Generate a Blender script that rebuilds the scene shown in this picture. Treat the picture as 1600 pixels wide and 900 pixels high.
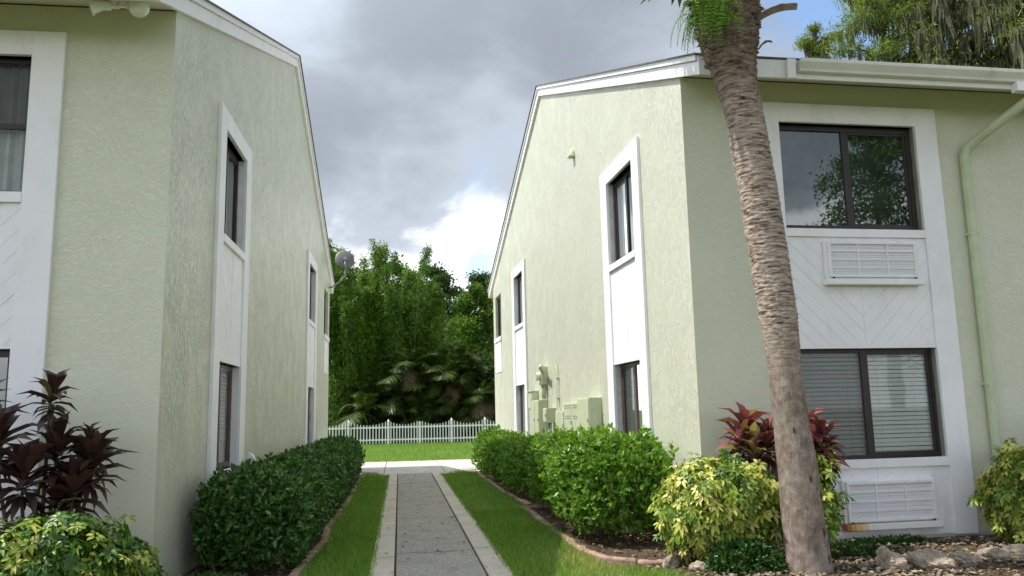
import bpy, math, random
import numpy as np
from mathutils import Vector, Matrix
R_ = math.radians
for o in list(bpy.data.objects): bpy.data.objects.remove(o)
scene = bpy.context.scene
COL = scene.collection
# ------------------------------------------------------------------ camera
cd = bpy.data.cameras.new('camera'); cam = bpy.data.objects.new('camera', cd); COL.objects.link(cam)
F_PX = 1255.0
def cam_axes():
    vy, vzx, f = (624.0, 648.0), 620.0, F_PX
    dy = Vector((vy[0]-800, -(vy[1]-450), -f)).normalized()
    yy = 450-(f*f+(vy[0]-800)*(vzx-800))/(vy[1]-450)
    dz = Vector((vzx-800, -(yy-450), -f)).normalized()
    return dy.cross(dz), dy, dz
ax = cam_axes()
CAMH = 1.55
M3 = Matrix((ax[0], ax[1], ax[2]))
cam.matrix_world = Matrix.Translation((0, 0, CAMH)) @ M3.to_4x4()
cd.sensor_width = 36.0; cd.lens = F_PX/1600*36; cd.clip_start = .05; cd.clip_end = 3000
scene.camera = cam
# ------------------------------------------------------------------ sky and sun
TO_SUN = Vector((-0.59, 0.10, 1.0)).normalized()
w = bpy.data.worlds.new('World'); scene.world = w; w.use_nodes = True
nt = w.node_tree; nt.nodes.clear()
def wn(t, **k):
    n = nt.nodes.new(t)
    for a, b in k.items(): setattr(n, a, b)
    return n
def wmath(op, a, b=None, clamp=False):
    n = wn('ShaderNodeMath', operation=op); n.use_clamp = clamp
    for i, v in enumerate((a, b)):
        if v is None: continue
        if isinstance(v, (int, float)): n.inputs[i].default_value = v
        else: nt.links.new(v, n.inputs[i])
    return n.outputs[0]
def wramp(v, lo, hi):
    n = wn('ShaderNodeMapRange'); n.interpolation_type = 'SMOOTHSTEP'
    n.inputs[1].default_value = lo; n.inputs[2].default_value = hi
    nt.links.new(v, n.inputs[0]); return n.outputs[0]
sky = wn('ShaderNodeTexSky', sky_type='NISHITA'); sky.sun_disc = False
sky.sun_elevation = math.asin(TO_SUN.z); sky.sun_rotation = math.atan2(TO_SUN.x, TO_SUN.y)
sky.air_density = 1.0; sky.dust_density = 0.6; sky.ozone_density = 1.5
tc = wn('ShaderNodeTexCoord')
sx = wn('ShaderNodeSeparateXYZ'); nt.links.new(tc.outputs['Generated'], sx.inputs[0])
cx = wn('ShaderNodeVectorMath', operation='MULTIPLY'); nt.links.new(tc.outputs['Generated'], cx.inputs[0]); cx.inputs[1].default_value = (1, 1, 1.7)
def wnoise(scale, detail, rough, off, dist=0.0):
    mp = wn('ShaderNodeMapping'); mp.inputs['Location'].default_value = off
    nt.links.new(cx.outputs[0], mp.inputs[0])
    n = wn('ShaderNodeTexNoise'); n.inputs['Scale'].default_value = scale; n.inputs['Detail'].default_value = detail
    n.inputs['Roughness'].default_value = rough; n.inputs['Distortion'].default_value = dist
    nt.links.new(mp.outputs[0], n.inputs['Vector']); return n.outputs[0]
big = wnoise(2.3, 3, .48, (3.7, 1.3, .6), .2)
mid = wnoise(4.2, 5, .55, (0.4, 7.9, 2), .3)
fine = wnoise(11, 3, .55, (5, 2, 1), .2)
def blob(d, lo, hi, nz, amp):
    n = wn('ShaderNodeVectorMath', operation='DISTANCE'); nt.links.new(tc.outputs['Generated'], n.inputs[0]); n.inputs[1].default_value = Vector(d).normalized()
    return wmath('SUBTRACT', 1.0, wramp(wmath('ADD', n.outputs['Value'], wmath('MULTIPLY', wmath('SUBTRACT', nz, .5), -amp)), lo, hi))
# blue openings: a broad one to the right of the view, a small one low above the trees
holem = blob((.53, .70, .50), .13, .27, mid, .5)
lowm = blob((.095, .98, .17), .012, .04, fine, .12)
dens = wmath('ADD', wmath('MULTIPLY', mid, .45), wmath('MULTIPLY', big, .55))
cover = wramp(dens, .30, .42)
cover = wmath('MULTIPLY', cover, wmath('SUBTRACT', 1.0, holem))
cover = wmath('MULTIPLY', cover, wmath('SUBTRACT', 1.0, wmath('MULTIPLY', lowm, .8)))
# grey undersides of the thick deck, sunlit cumulus towards the horizon
el = wmath('ADD', sx.outputs[2], wmath('MULTIPLY', wmath('SUBTRACT', mid, .5), .17))
deck = wramp(el, .205, .275)
thick = wmath('MULTIPLY', deck, wramp(wmath('ADD', wmath('MULTIPLY', fine, .12), wmath('MULTIPLY', dens, .88)), .20, .62))
puff = wmath('MULTIPLY', wmath('SUBTRACT', 1.0, deck), wmath('MULTIPLY', wramp(mid, .46, .64), .20))
thick = wmath('ADD', thick, puff)
cr = wn('ShaderNodeValToRGB'); cr.color_ramp.interpolation = 'EASE'
cr.color_ramp.elements[0].position = 0; cr.color_ramp.elements[0].color = (.95, .97, 1.0, 1)
cr.color_ramp.elements[1].position = 1; cr.color_ramp.elements[1].color = (.215, .243, .28, 1)
e = cr.color_ramp.elements.new(.45); e.color = (.345, .385, .44, 1)
nt.links.new(thick, cr.inputs[0])
b1 = wn('ShaderNodeBackground'); nt.links.new(sky.outputs[0], b1.inputs[0]); b1.inputs[1].default_value = .13
b2 = wn('ShaderNodeBackground'); nt.links.new(cr.outputs[0], b2.inputs[0])
# forward-scatter glow near the sun, out of view, added to fill the shade
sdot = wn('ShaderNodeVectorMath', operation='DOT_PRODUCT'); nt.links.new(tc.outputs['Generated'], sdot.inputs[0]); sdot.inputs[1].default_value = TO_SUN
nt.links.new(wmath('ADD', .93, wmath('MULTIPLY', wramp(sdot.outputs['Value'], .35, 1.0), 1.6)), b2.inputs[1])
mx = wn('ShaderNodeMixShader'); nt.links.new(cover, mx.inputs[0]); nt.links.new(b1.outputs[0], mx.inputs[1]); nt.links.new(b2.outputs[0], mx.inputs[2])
w.cycles.sampling_method = 'MANUAL'; w.cycles.sample_map_resolution = 512
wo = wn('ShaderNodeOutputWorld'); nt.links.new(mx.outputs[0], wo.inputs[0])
sd = bpy.data.lights.new('sun', 'SUN'); sun = bpy.data.objects.new('sun', sd); COL.objects.link(sun)
sd.energy = 2.9; sd.angle = R_(.6); sd.color = (1.0, .95, .87)
sun.rotation_euler = (-TO_SUN).to_track_quat('-Z', 'Y').to_euler()
vs = scene.view_settings
vs.view_transform = 'Standard'; vs.look = 'None'; vs.gamma = 1; vs.use_curve_mapping = False; vs.exposure = 0.94
scene.render.engine = 'CYCLES'
scene.cycles.max_bounces = 6; scene.cycles.diffuse_bounces = 4; scene.cycles.glossy_bounces = 2; scene.cycles.transmission_bounces = 3; scene.cycles.transparent_max_bounces = 8

# ------------------------------------------------------------------ helpers
rng = np.random.default_rng(7); random.seed(7)
def tag(o, label=None, cat=None, group=None, kind=None):
    if label: o['label'] = label
    if cat: o['category'] = cat
    if group: o['group'] = group
    if kind: o['kind'] = kind
    return o
def empty(name, loc=(0, 0, 0), rz=0, label=None, cat=None, group=None):
    o = bpy.data.objects.new(name, None); COL.objects.link(o); o.location = loc; o.rotation_euler = (0, 0, rz)
    o.empty_display_size = .1
    return tag(o, label, cat, group)
def link(name, me, parent=None, m=None):
    o = bpy.data.objects.new(name, me); COL.objects.link(o)
    if parent: o.parent = parent
    if m and not me.materials: me.materials.append(m)
    return o
class MB:
    def __init__(s): s.v = []; s.f = []
    def add(s, V, F):
        n = len(s.v); s.v += [tuple(p) for p in V]; s.f += [tuple(i+n for i in f) for f in F]; return s
    def hexa(s, P): return s.add(P, [(0, 3, 2, 1), (4, 5, 6, 7), (0, 1, 5, 4), (1, 2, 6, 5), (2, 3, 7, 6), (3, 0, 4, 7)])
    def box(s, x0, x1, y0, y1, z0, z1):
        return s.hexa([(x0, y0, z0), (x1, y0, z0), (x1, y1, z0), (x0, y1, z0), (x0, y0, z1), (x1, y0, z1), (x1, y1, z1), (x0, y1, z1)])
    def tbox(s, T, a0, a1, z0, z1, d0, d1):
        return s.hexa([T(a, z, d) for (a, z, d) in ((a0, z0, d0), (a1, z0, d0), (a1, z0, d1), (a0, z0, d1), (a0, z1, d0), (a1, z1, d0), (a1, z1, d1), (a0, z1, d1))])
    def tube(s, pts, rad, n=8, cap=True):
        pts = [Vector(p) for p in pts]; V = []; F = []
        up = Vector((.13, .27, .95)); k = len(pts)
        if not hasattr(rad, '__len__'): rad = [rad]*k
        for i, p in enumerate(pts):
            d = (pts[min(i+1, k-1)]-pts[max(i-1, 0)]).normalized()
            a = d.cross(up)
            if a.length < .05: a = d.cross(Vector((1, 0, 0)))
            a.normalize(); b = a.cross(d)
            for j in range(n):
                t = 2*math.pi*j/n; V.append(p+(a*math.cos(t)+b*math.sin(t))*rad[i])
        for i in range(k-1):
            for j in range(n): F.append((i*n+j, i*n+(j+1) % n, (i+1)*n+(j+1) % n, (i+1)*n+j))
        if cap: F.append(tuple(range(n))[::-1]); F.append(tuple(range((k-1)*n, k*n)))
        return s.add(V, F)
    def prism(s, prof, x0, x1, fx):
        """closed profile of 2-D points extruded between x0 and x1; fx(x,p)->xyz"""
        n = len(prof); V = [fx(x0, p) for p in prof]+[fx(x1, p) for p in prof]
        F = [(i, (i+1) % n, n+(i+1) % n, n+i) for i in range(n)]+[tuple(range(n))[::-1], tuple(range(n, 2*n))]
        return s.add(V, F)
    def mesh(s, name, smooth=False, fix=True):
        me = bpy.data.meshes.new(name); me.from_pydata(s.v, [], s.f)
        if fix:
            import bmesh
            b = bmesh.new(); b.from_mesh(me); bmesh.ops.recalc_face_normals(b, faces=b.faces); b.to_mesh(me); b.free()
        if smooth:
            for p in me.polygons: p.use_smooth = True
        me.update(); return me
    def obj(s, name, m, parent=None, smooth=False, bevel=0, fix=True):
        o = link(name, s.mesh(name, smooth, fix), parent, m)
        if bevel:
            b = o.modifiers.new('bevel', 'BEVEL'); b.width = bevel; b.segments = 2; b.limit_method = 'ANGLE'
        return o
def arr_mesh(name, V, F, tint=None, smooth=False):
    """numpy vertices (N,3), faces (M,k) of equal size"""
    me = bpy.data.meshes.new(name); V = np.asarray(V, np.float32); F = np.asarray(F, np.int32)
    me.vertices.add(len(V)); me.vertices.foreach_set('co', V.ravel())
    k = F.shape[1]; me.loops.add(F.size); me.loops.foreach_set('vertex_index', F.ravel())
    me.polygons.add(len(F)); me.polygons.foreach_set('loop_start', np.arange(0, F.size, k, dtype=np.int32))
    me.polygons.foreach_set('loop_total', np.full(len(F), k, np.int32))
    if smooth: me.polygons.foreach_set('use_smooth', np.ones(len(F), bool))
    if tint is not None:
        a = me.attributes.new('tint', 'FLOAT', 'POINT'); a.data.foreach_set('value', np.asarray(tint, np.float32))
    me.update(calc_edges=True); return me
def unit(a): return a/np.maximum(np.linalg.norm(a, axis=-1, keepdims=True), 1e-6)
LEAF = dict(  # along, side, lift
    oval=(np.array([(0, 0, 0), (.35, -.24, .05), (.45, 0, -.03), (.35, .24, .05), (.75, -.17, .02), (.75, .17, .02), (1, 0, -.07)]),
          np.array([(0, 1, 2), (0, 2, 3), (1, 4, 2), (2, 5, 3), (2, 4, 6), (2, 6, 5)])),
    strand=(np.array([(0, -.022, 0), (0, .022, 0), (.45, -.045, .03), (.45, .03, -.03), (1, 0, .03)]), np.array([(0, 1, 3), (0, 3, 2), (2, 3, 4)])),
    thin=(np.array([(0, 0, 0), (.35, -.045, .02), (.35, .045, .02), (1, 0, -.14)]), np.array([(0, 1, 2), (1, 3, 2)])),
    lance=(np.array([(0, 0, 0), (.4, -.1, .03), (.4, .1, .03), (1, 0, -.12)]), np.array([(0, 1, 2), (1, 3, 2)])),
    strap=(np.array([(0, -.05, 0), (0, .05, 0), (.3, -.12, .09), (.3, .12, .09), (.3, 0, .02), (.65, -.13, .10), (.65, .13, .10), (.65, 0, .04), (1, 0, -.06)]),
           np.array([(0, 4, 2), (0, 1, 4), (1, 3, 4), (2, 4, 7), (2, 7, 5), (4, 3, 6), (4, 6, 7), (5, 7, 8), (7, 6, 8)])),
    blade=(np.array([(0, -.035, 0), (0, .035, 0), (.55, .025, .02), (.55, -.025, .02), (1, 0, -.1)]), np.array([(0, 1, 2), (0, 2, 3), (3, 2, 4)])))
def leaves(P, A, N, S, shape='oval', tint=None, curl=None):
    T, F = LEAF[shape]; n = len(P)
    A = unit(A); B = unit(np.cross(N, A)); N = np.cross(A, B)
    S = np.asarray(S).reshape(-1, 1, 1)*np.ones((n, 1, 1))
    V = P[:, None, :]+S*(T[None, :, 0:1]*A[:, None, :]+T[None, :, 1:2]*B[:, None, :]+T[None, :, 2:3]*N[:, None, :])
    if curl is not None:
        V[:, :, 2] -= (S[:, :, 0]*T[None, :, 0]**2*np.asarray(curl).reshape(-1, 1))
    FF = (F[None]+np.arange(n)[:, None, None]*len(T)).reshape(-1, 3)
    tt = np.repeat(rng.random(n) if tint is None else tint, len(T))
    return V.reshape(-1, 3), FF, tt
def leaf_obj(name, parts, m, parent=None):
    V = []; F = []; T = []; k = 0
    for v, f, t in parts: V.append(v); F.append(f+k); T.append(t); k += len(v)
    return link(name, arr_mesh(name, np.concatenate(V), np.concatenate(F), np.concatenate(T)), parent, m)
def rdir(n, zb=0.0):
    d = unit(rng.normal(size=(n, 3))); d[:, 2] += zb; return unit(d)

# ------------------------------------------------------------------ materials
MATS = {}
def newmat(name):
    m = bpy.data.materials.new(name); m.use_nodes = True; nt = m.node_tree; MATS[name] = m
    return m, nt, nt.nodes['Principled BSDF']
def node(nt, t, ins=None, **k):
    n = nt.nodes.new(t)
    for a, b in k.items(): setattr(n, a, b)
    for a, b in (ins or {}).items():
        if isinstance(b, bpy.types.NodeSocket): nt.links.new(b, n.inputs[a])
        else: n.inputs[a].default_value = b
    return n
def ramp(nt, fac, stops):
    n = nt.nodes.new('ShaderNodeValToRGB'); r = n.color_ramp
    while len(r.elements) < len(stops): r.elements.new(.5)
    for e, (p, c) in zip(r.elements, stops): e.position = p; e.color = (*c, 1)
    nt.links.new(fac, n.inputs[0]); return n.outputs[0]
def mixc(nt, f, a, b, mode='MIX'):
    n = node(nt, 'ShaderNodeMix', data_type='RGBA', blend_type=mode)
    for i, v in ((0, f), (6, a), (7, b)):
        if isinstance(v, bpy.types.NodeSocket): nt.links.new(v, n.inputs[i])
        elif isinstance(v, (int, float)): n.inputs[i].default_value = v
        else: n.inputs[i].default_value = (*v, 1)
    return n.outputs[2]
def objco(nt, scale=(1, 1, 1), rot=(0, 0, 0)):
    t = node(nt, 'ShaderNodeTexCoord'); mp = node(nt, 'ShaderNodeMapping', {0: t.outputs['Object'], 'Scale': scale, 'Rotation': rot}); return mp.outputs[0]
def noise(nt, vec, scale, detail=4, rough=.5, typ='FBM', dist=0):
    n = node(nt, 'ShaderNodeTexNoise', {'Vector': vec, 'Scale': scale, 'Detail': detail, 'Roughness': rough, 'Distortion': dist}); n.noise_type = typ; return n.outputs[0]
def bump(nt, b, h, strength, dist, prev=None):
    n = node(nt, 'ShaderNodeBump', {'Height': h, 'Strength': strength, 'Distance': dist})
    if prev: nt.links.new(prev, n.inputs['Normal'])
    nt.links.new(n.outputs[0], b.inputs['Normal']); return n.outputs[0]
def simple(name, col, rough=.6, var=.12, vscale=4, bmp=0, bscale=40, metal=0, spec=.4, dirt=None):
    m, nt, b = newmat(name); co = objco(nt)
    v = noise(nt, co, vscale, 5, .6)
    c = ramp(nt, v, [(.3, tuple(x*(1-var) for x in col)), (.7, tuple(min(1, x*(1+var*.6)) for x in col))])
    if dirt:
        d = noise(nt, objco(nt, (1, 1, .35)), 5, 6, .65)
        f = node(nt, 'ShaderNodeMapRange', {0: d, 1: .52, 2: .78, 3: 0, 4: dirt[1]}).outputs[0]
        c = mixc(nt, f, c, dirt[0])
    nt.links.new(c, b.inputs['Base Color']); b.inputs['Roughness'].default_value = rough; b.inputs['Metallic'].default_value = metal
    b.inputs['Specular IOR Level'].default_value = spec
    if bmp: bump(nt, b, noise(nt, co, bscale, 4, .6), bmp, .01)
    return m
def stucco(name, sc, rot, strength):
    m, nt, b = newmat(name)
    co = objco(nt, sc, rot); co1 = objco(nt)
    r1 = noise(nt, co, 15, 6, .68, 'FBM', .5)
    ridge = node(nt, 'ShaderNodeMapRange', {0: node(nt, 'ShaderNodeMath', {0: node(nt, 'ShaderNodeMath', {0: r1, 1: .5}, operation='SUBTRACT').outputs[0]}, operation='ABSOLUTE').outputs[0], 1: 0.0, 2: .05, 3: 1, 4: 0}).outputs[0]
    r2 = noise(nt, co, 34, 5, .64, 'FBM', .4)
    ridge2 = node(nt, 'ShaderNodeMapRange', {0: r2, 1: .54, 2: .60, 3: 0, 4: 1}).outputs[0]
    patch = node(nt, 'ShaderNodeMapRange', {0: noise(nt, co1, 2.2, 3, .5), 1: .36, 2: .62, 3: .25, 4: 1}).outputs[0]
    h = node(nt, 'ShaderNodeMath', {0: node(nt, 'ShaderNodeMath', {0: ridge, 1: .7}, operation='MULTIPLY').outputs[0], 1: node(nt, 'ShaderNodeMath', {0: ridge2, 1: .5}, operation='MULTIPLY').outputs[0]}, operation='ADD').outputs[0]
    h = node(nt, 'ShaderNodeMath', {0: h, 1: patch}, operation='MULTIPLY').outputs[0]
    g = noise(nt, co1, 90, 3, .6)
    h = node(nt, 'ShaderNodeMath', {0: h, 1: node(nt, 'ShaderNodeMath', {0: g, 1: .18}, operation='MULTIPLY').outputs[0]}, operation='ADD').outputs[0]
    bump(nt, b, h, strength, .022)
    v = noise(nt, co1, 1.1, 5, .6)
    c = ramp(nt, v, [(.3, (.625, .640, .505)), (.7, (.668, .682, .55))])
    st = node(nt, 'ShaderNodeMapRange', {0: noise(nt, objco(nt, (1.5, 1.5, .5)), 1.6, 6, .7), 1: .55, 2: .8, 3: 0, 4: .16}).outputs[0]
    c = mixc(nt, st, c, (.49, .53, .37))
    stk = node(nt, 'ShaderNodeMapRange', {0: noise(nt, objco(nt, (7, 7, .22)), 1.5, 5, .6), 1: .60, 2: .82, 3: 0, 4: .10}).outputs[0]
    c = mixc(nt, stk, c, (.40, .41, .33))
    nt.links.new(c, b.inputs['Base Color']); b.inputs['Roughness'].default_value = .36; b.inputs['Specular IOR Level'].default_value = .8
    return m
def foliage(name, stops, rough=.45, trans=.3, spec=.35, dead=None):
    m, nt, b = newmat(name)
    t = node(nt, 'ShaderNodeAttribute', attribute_name='tint')
    c = ramp(nt, t.outputs['Fac'], stops)
    nt.links.new(c, b.inputs['Base Color']); b.inputs['Roughness'].default_value = rough; b.inputs['Specular IOR Level'].default_value = spec
    tr = node(nt, 'ShaderNodeBsdfTranslucent'); c2 = mixc(nt, 1.0, c, (1.0, 1.0, .55), 'MULTIPLY'); nt.links.new(c2, tr.inputs[0])
    mx = node(nt, 'ShaderNodeMixShader', {0: trans}); nt.links.new(b.outputs[0], mx.inputs[1]); nt.links.new(tr.outputs[0], mx.inputs[2])
    nt.links.new(mx.outputs[0], nt.nodes['Material Output'].inputs[0]); return m
def glass(name, refl=.12, tintc=(.75, .82, .8)):
    m, nt, b = newmat(name); nt.nodes.remove(b)
    lw = node(nt, 'ShaderNodeFresnel', {'IOR': 1.5}); f = node(nt, 'ShaderNodeMath', {0: lw.outputs[0], 1: refl}, operation='ADD').outputs[0]
    g = node(nt, 'ShaderNodeBsdfGlossy', {'Roughness': .01, 'Color': (.9, .95, .95, 1)}); tr = node(nt, 'ShaderNodeBsdfTransparent', {0: (*tintc, 1)})
    wv = noise(nt, objco(nt), 2.5, 1, .5); bp = node(nt, 'ShaderNodeBump', {'Height': wv, 'Strength': .03, 'Distance': .02}); nt.links.new(bp.outputs[0], g.inputs['Normal'])
    mx = node(nt, 'ShaderNodeMixShader', {0: f}); nt.links.new(tr.outputs[0], mx.inputs[1]); nt.links.new(g.outputs[0], mx.inputs[2])
    nt.links.new(mx.outputs[0], nt.nodes['Material Output'].inputs[0]); return m
stucco_side = stucco('stucco_side', (1.0, 1.0, .5), (R_(14), 0, 0), .66)
stucco_front = stucco('stucco_front', (.75, 1.0, 1.3), (0, R_(12), 0), .36)
white = simple('white_paint', (.87, .865, .90), .5, .05, 2, .12, 25, dirt=((.55, .53, .50), .35))
white_trim = simple('white_fascia', (.86, .855, .87), .45, .05, 3, .05, 30, dirt=((.5, .48, .44), .3))
cream = simple('soffit_cream', (.66, .63, .50), .6, .08, 2, .1, 30)
gutter_m = simple('gutter_metal', (.72, .70, .66), .35, .06, 2, dirt=((.4, .38, .34), .5))
sage_paint = simple('sage_metal', (.53, .585, .40), .45, .10, 5, .05, 40, dirt=((.30, .31, .22), .5))
bronze = simple('bronze_frame', (.030, .024, .022), .35, .2, 5)
brown_frame = simple('brown_frame', (.13, .085, .07), .4, .2, 5)
glass_m = glass('window_glass', .02, (.93, .96, .95))
glass_b = glass('window_glass_dark', .16, (.35, .42, .40))
blind_m = simple('blind_slat', (.88, .88, .87), .5, .05, 3)
curtain_m = simple('curtain_cloth', (.42, .42, .40), .8, .15, 6)
screen_m, nt_, b_ = newmat('insect_screen'); nt_.nodes.remove(b_)
_d = node(nt_, 'ShaderNodeBsdfDiffuse', {0: (.06, .06, .065, 1)}); _t = node(nt_, 'ShaderNodeBsdfTransparent'); _m = node(nt_, 'ShaderNodeMixShader', {0: .34})
nt_.links.new(_t.outputs[0], _m.inputs[1]); nt_.links.new(_d.outputs[0], _m.inputs[2]); nt_.links.new(_m.outputs[0], nt_.nodes['Material Output'].inputs[0])
shingle_m = simple('roof_shingle', (.17, .15, .14), .9, .35, 8, .6, 18)
ac_m = simple('ac_white', (.84, .835, .85), .45, .05, 4, dirt=((.5, .47, .42), .3))
ac_mesh_m = simple('ac_grille_mesh', (.74, .74, .78), .6, .10, 60)
# rusty tray
rust_m, nt_, b_ = newmat('rusty_tray')
_n = noise(nt_, objco(nt_, (14, 3, .6)), 2.2, 5, .6); _x = node(nt_, 'ShaderNodeSeparateXYZ', {0: objco(nt_)})
_l = node(nt_, 'ShaderNodeMapRange', {0: _x.outputs[0], 1: 1.70, 2: 2.15, 3: .42, 4: -.25}).outputs[0]
_f = node(nt_, 'ShaderNodeMapRange', {0: node(nt_, 'ShaderNodeMath', {0: _n, 1: _l}, operation='ADD').outputs[0], 1: .62, 2: .85}).outputs[0]
nt_.links.new(ramp(nt_, _f, [(0, (.74, .73, .72)), (.4, (.72, .50, .20)), (1, (.42, .14, .03))]), b_.inputs['Base Color']); b_.inputs['Roughness'].default_value = .6
vinyl = simple('white_vinyl', (.88, .885, .91), .4, .03, 3)
terracotta = simple('terracotta_edging', (.37, .235, .185), .9, .5, 9, .9, 28, dirt=((.20, .16, .12), .95))
rock_m = simple('limestone_rock', (.36, .30, .23), .95, .6, 9, 1.0, 16, dirt=((.09, .075, .055), .9))
dish_m = simple('dish_grey', (.15, .15, .15), .5, .08, 5)
metal_m = simple('galvanised_metal', (.36, .36, .36), .4, .1, 6, metal=.4)
lamp_m = simple('lamp_glass', (.72, .74, .66), .15, .08, 10, spec=.6)
stem_m = simple('plant_stem', (.13, .10, .065), .8, .3, 20, .3, 40)
husk_m = simple('palm_husk', (.25, .19, .15), .85, .35, 10, .5, 30)
bark_m = simple('tree_bark', (.155, .135, .115), .9, .35, 3, .7, 12)
bamboo_m = simple('bamboo_culm', (.20, .19, .07), .5, .3, 3)
dark_room = simple('interior_wall', (.20, .19, .17), .9, .1, 2)
# concrete kinds
def concrete(name, col, speck):
    m, nt, b = newmat(name); co = objco(nt)
    g = node(nt, 'ShaderNodeTexVoronoi', {'Vector': co, 'Scale': 95.0 if speck else 160.0}); 
    big = noise(nt, co, 1.3, 6, .65); fine = noise(nt, co, 45, 5, .7)
    c = ramp(nt, big, [(.3, tuple(x*.78 for x in col)), (.7, tuple(x*1.12 for x in col))])
    if speck:
        sp = ramp(nt, node(nt, 'ShaderNodeSeparateColor', {0: g.outputs['Color']}).outputs[0], [(.0, (.22, .195, .16)), (.35, (.355, .32, .265)), (.65, (.45, .41, .34)), (.86, (.53, .485, .405)), (.95, (.72, .67, .58))])
        c = mixc(nt, .75, c, sp)
        h = node(nt, 'ShaderNodeMath', {0: g.outputs['Distance'], 1: -1.0}, operation='MULTIPLY').outputs[0]
        bump(nt, b, h, .8, .012)
    else:
        c = mixc(nt, .35, c, ramp(nt, fine, [(.3, tuple(x*.6 for x in col)), (.7, tuple(min(1, x*1.25) for x in col))]))
        bump(nt, b, fine, .35, .006)
    stn = node(nt, 'ShaderNodeMapRange', {0: noise(nt, co, 2.3, 7, .72), 1: .50, 2: .72, 3: 0, 4: .6}).outputs[0]
    c = mixc(nt, stn, c, tuple(x*.5 for x in col))
    nt.links.new(c, b.inputs['Base Color']); b.inputs['Roughness'].default_value = .88; b.inputs['Specular IOR Level'].default_value = .25
    return m
conc = concrete('border_concrete', (.56, .50, .41), False)
conc2 = concrete('walk_concrete', (.52, .49, .46), False)
aggr = concrete('exposed_aggregate', (.36, .345, .32), True)
def soilmat(name, stops, sc, bstr):
    m, nt, b = newmat(name); co = objco(nt)
    n1 = noise(nt, co, sc, 8, .7); n2 = noise(nt, co, 1.2, 4, .6)
    f = node(nt, 'ShaderNodeMath', {0: node(nt, 'ShaderNodeMath', {0: n1, 1: .7}, operation='MULTIPLY').outputs[0], 1: node(nt, 'ShaderNodeMath', {0: n2, 1: .3}, operation='MULTIPLY').outputs[0]}, operation='ADD').outputs[0]
    nt.links.new(ramp(nt, f, stops), b.inputs['Base Color']); bump(nt, b, n1, bstr, .04); b.inputs['Roughness'].default_value = .95; b.inputs['Specular IOR Level'].default_value = .15
    return m
soil_m = soilmat('mulch_soil', [(.3, (.04, .03, .022)), (.5, (.10, .075, .052)), (.7, (.22, .17, .12))], 22, .9)
lawn_m = soilmat('lawn_base', [(.3, (.07, .11, .03)), (.5, (.15, .24, .045)), (.72, (.24, .30, .09))], 30, .8)
ground_m = soilmat('ground_earth', [(.3, (.03, .05, .012)), (.5, (.06, .08, .02)), (.7, (.12, .12, .05))], 6, .5)
# foliage kinds
grass_m = foliage('grass_blades', [(0, (.10, .22, .03)), (.5, (.21, .385, .055)), (.75, (.33, .47, .09)), (.88, (.42, .42, .15)), (1, (.48, .38, .2))], .5, .35, .3)
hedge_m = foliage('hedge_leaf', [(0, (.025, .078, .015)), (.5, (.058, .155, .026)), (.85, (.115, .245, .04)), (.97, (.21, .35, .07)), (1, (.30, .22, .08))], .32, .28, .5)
hedge_b = foliage('bright_hedge_leaf', [(0, (.06, .16, .018)), (.5, (.14, .30, .03)), (.85, (.23, .40, .045)), (1, (.34, .50, .09))], .32, .45, .5)
croton_m = foliage('variegated_leaf', [(0, (.05, .13, .018)), (.3, (.13, .25, .03)), (.5, (.32, .41, .06)), (.75, (.60, .60, .13)), (1, (.78, .72, .27))], .4, .3, .4)
ti_m = foliage('burgundy_leaf', [(0, (.030, .018, .016)), (.5, (.06, .028, .026)), (.8, (.10, .05, .035)), (1, (.14, .12, .05))], .38, .2, .5)
ti_b = foliage('pink_burgundy_leaf', [(0, (.07, .022, .026)), (.4, (.17, .05, .06)), (.6, (.32, .10, .13)), (.75, (.28, .20, .06)), (1, (.50, .45, .17))], .36, .25, .5)
cover_m = foliage('ground_cover_leaf', [(0, (.02, .07, .012)), (.6, (.05, .13, .025)), (1, (.11, .2, .05))], .45, .3)
fern_m = foliage('fern_leaf', [(0, (.12, .25, .02)), (.6, (.24, .42, .05)), (1, (.42, .56, .10))], .45, .4)
bamboo_l = foliage('bamboo_leaf', [(0, (.04, .10, .012)), (.5, (.11, .23, .022)), (.85, (.23, .36, .04)), (1, (.36, .46, .08))], .45, .45)
palm_l = foliage('palm_leaflet', [(0, (.02, .045, .008)), (.5, (.05, .10, .015)), (.85, (.14, .19, .03)), (.93, (.26, .17, .05)), (1, (.32, .2, .08))], .4, .3)
dead_l = foliage('dry_palm_leaflet', [(0, (.07, .055, .03)), (1, (.22, .16, .08))], .7, .2)
tree_l = foliage('tree_leaf', [(0, (.035, .07, .016)), (.5, (.075, .135, .026)), (1, (.15, .22, .05))], .5, .3)
cyp_l = foliage('cypress_needle', [(0, (.08, .14, .022)), (.5, (.17, .25, .04)), (1, (.32, .40, .08))], .5, .4)
moss_l = foliage('spanish_moss', [(0, (.10, .10, .065)), (.6, (.19, .19, .125)), (1, (.29, .28, .2))], .9, .3, .1)
flower_m = simple('white_petal', (.75, .68, .70), .6, .1, 20)
pebble_m = foliage('pebble', [(0, (.08, .065, .05)), (.5, (.20, .16, .115)), (.85, (.34, .28, .19)), (1, (.5, .44, .35))], .85, 0.0, .2)
litter_m = foliage('leaf_litter', [(0, (.05, .035, .02)), (.6, (.16, .11, .06)), (1, (.34, .25, .14))], .85, .1, .2)
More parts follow.
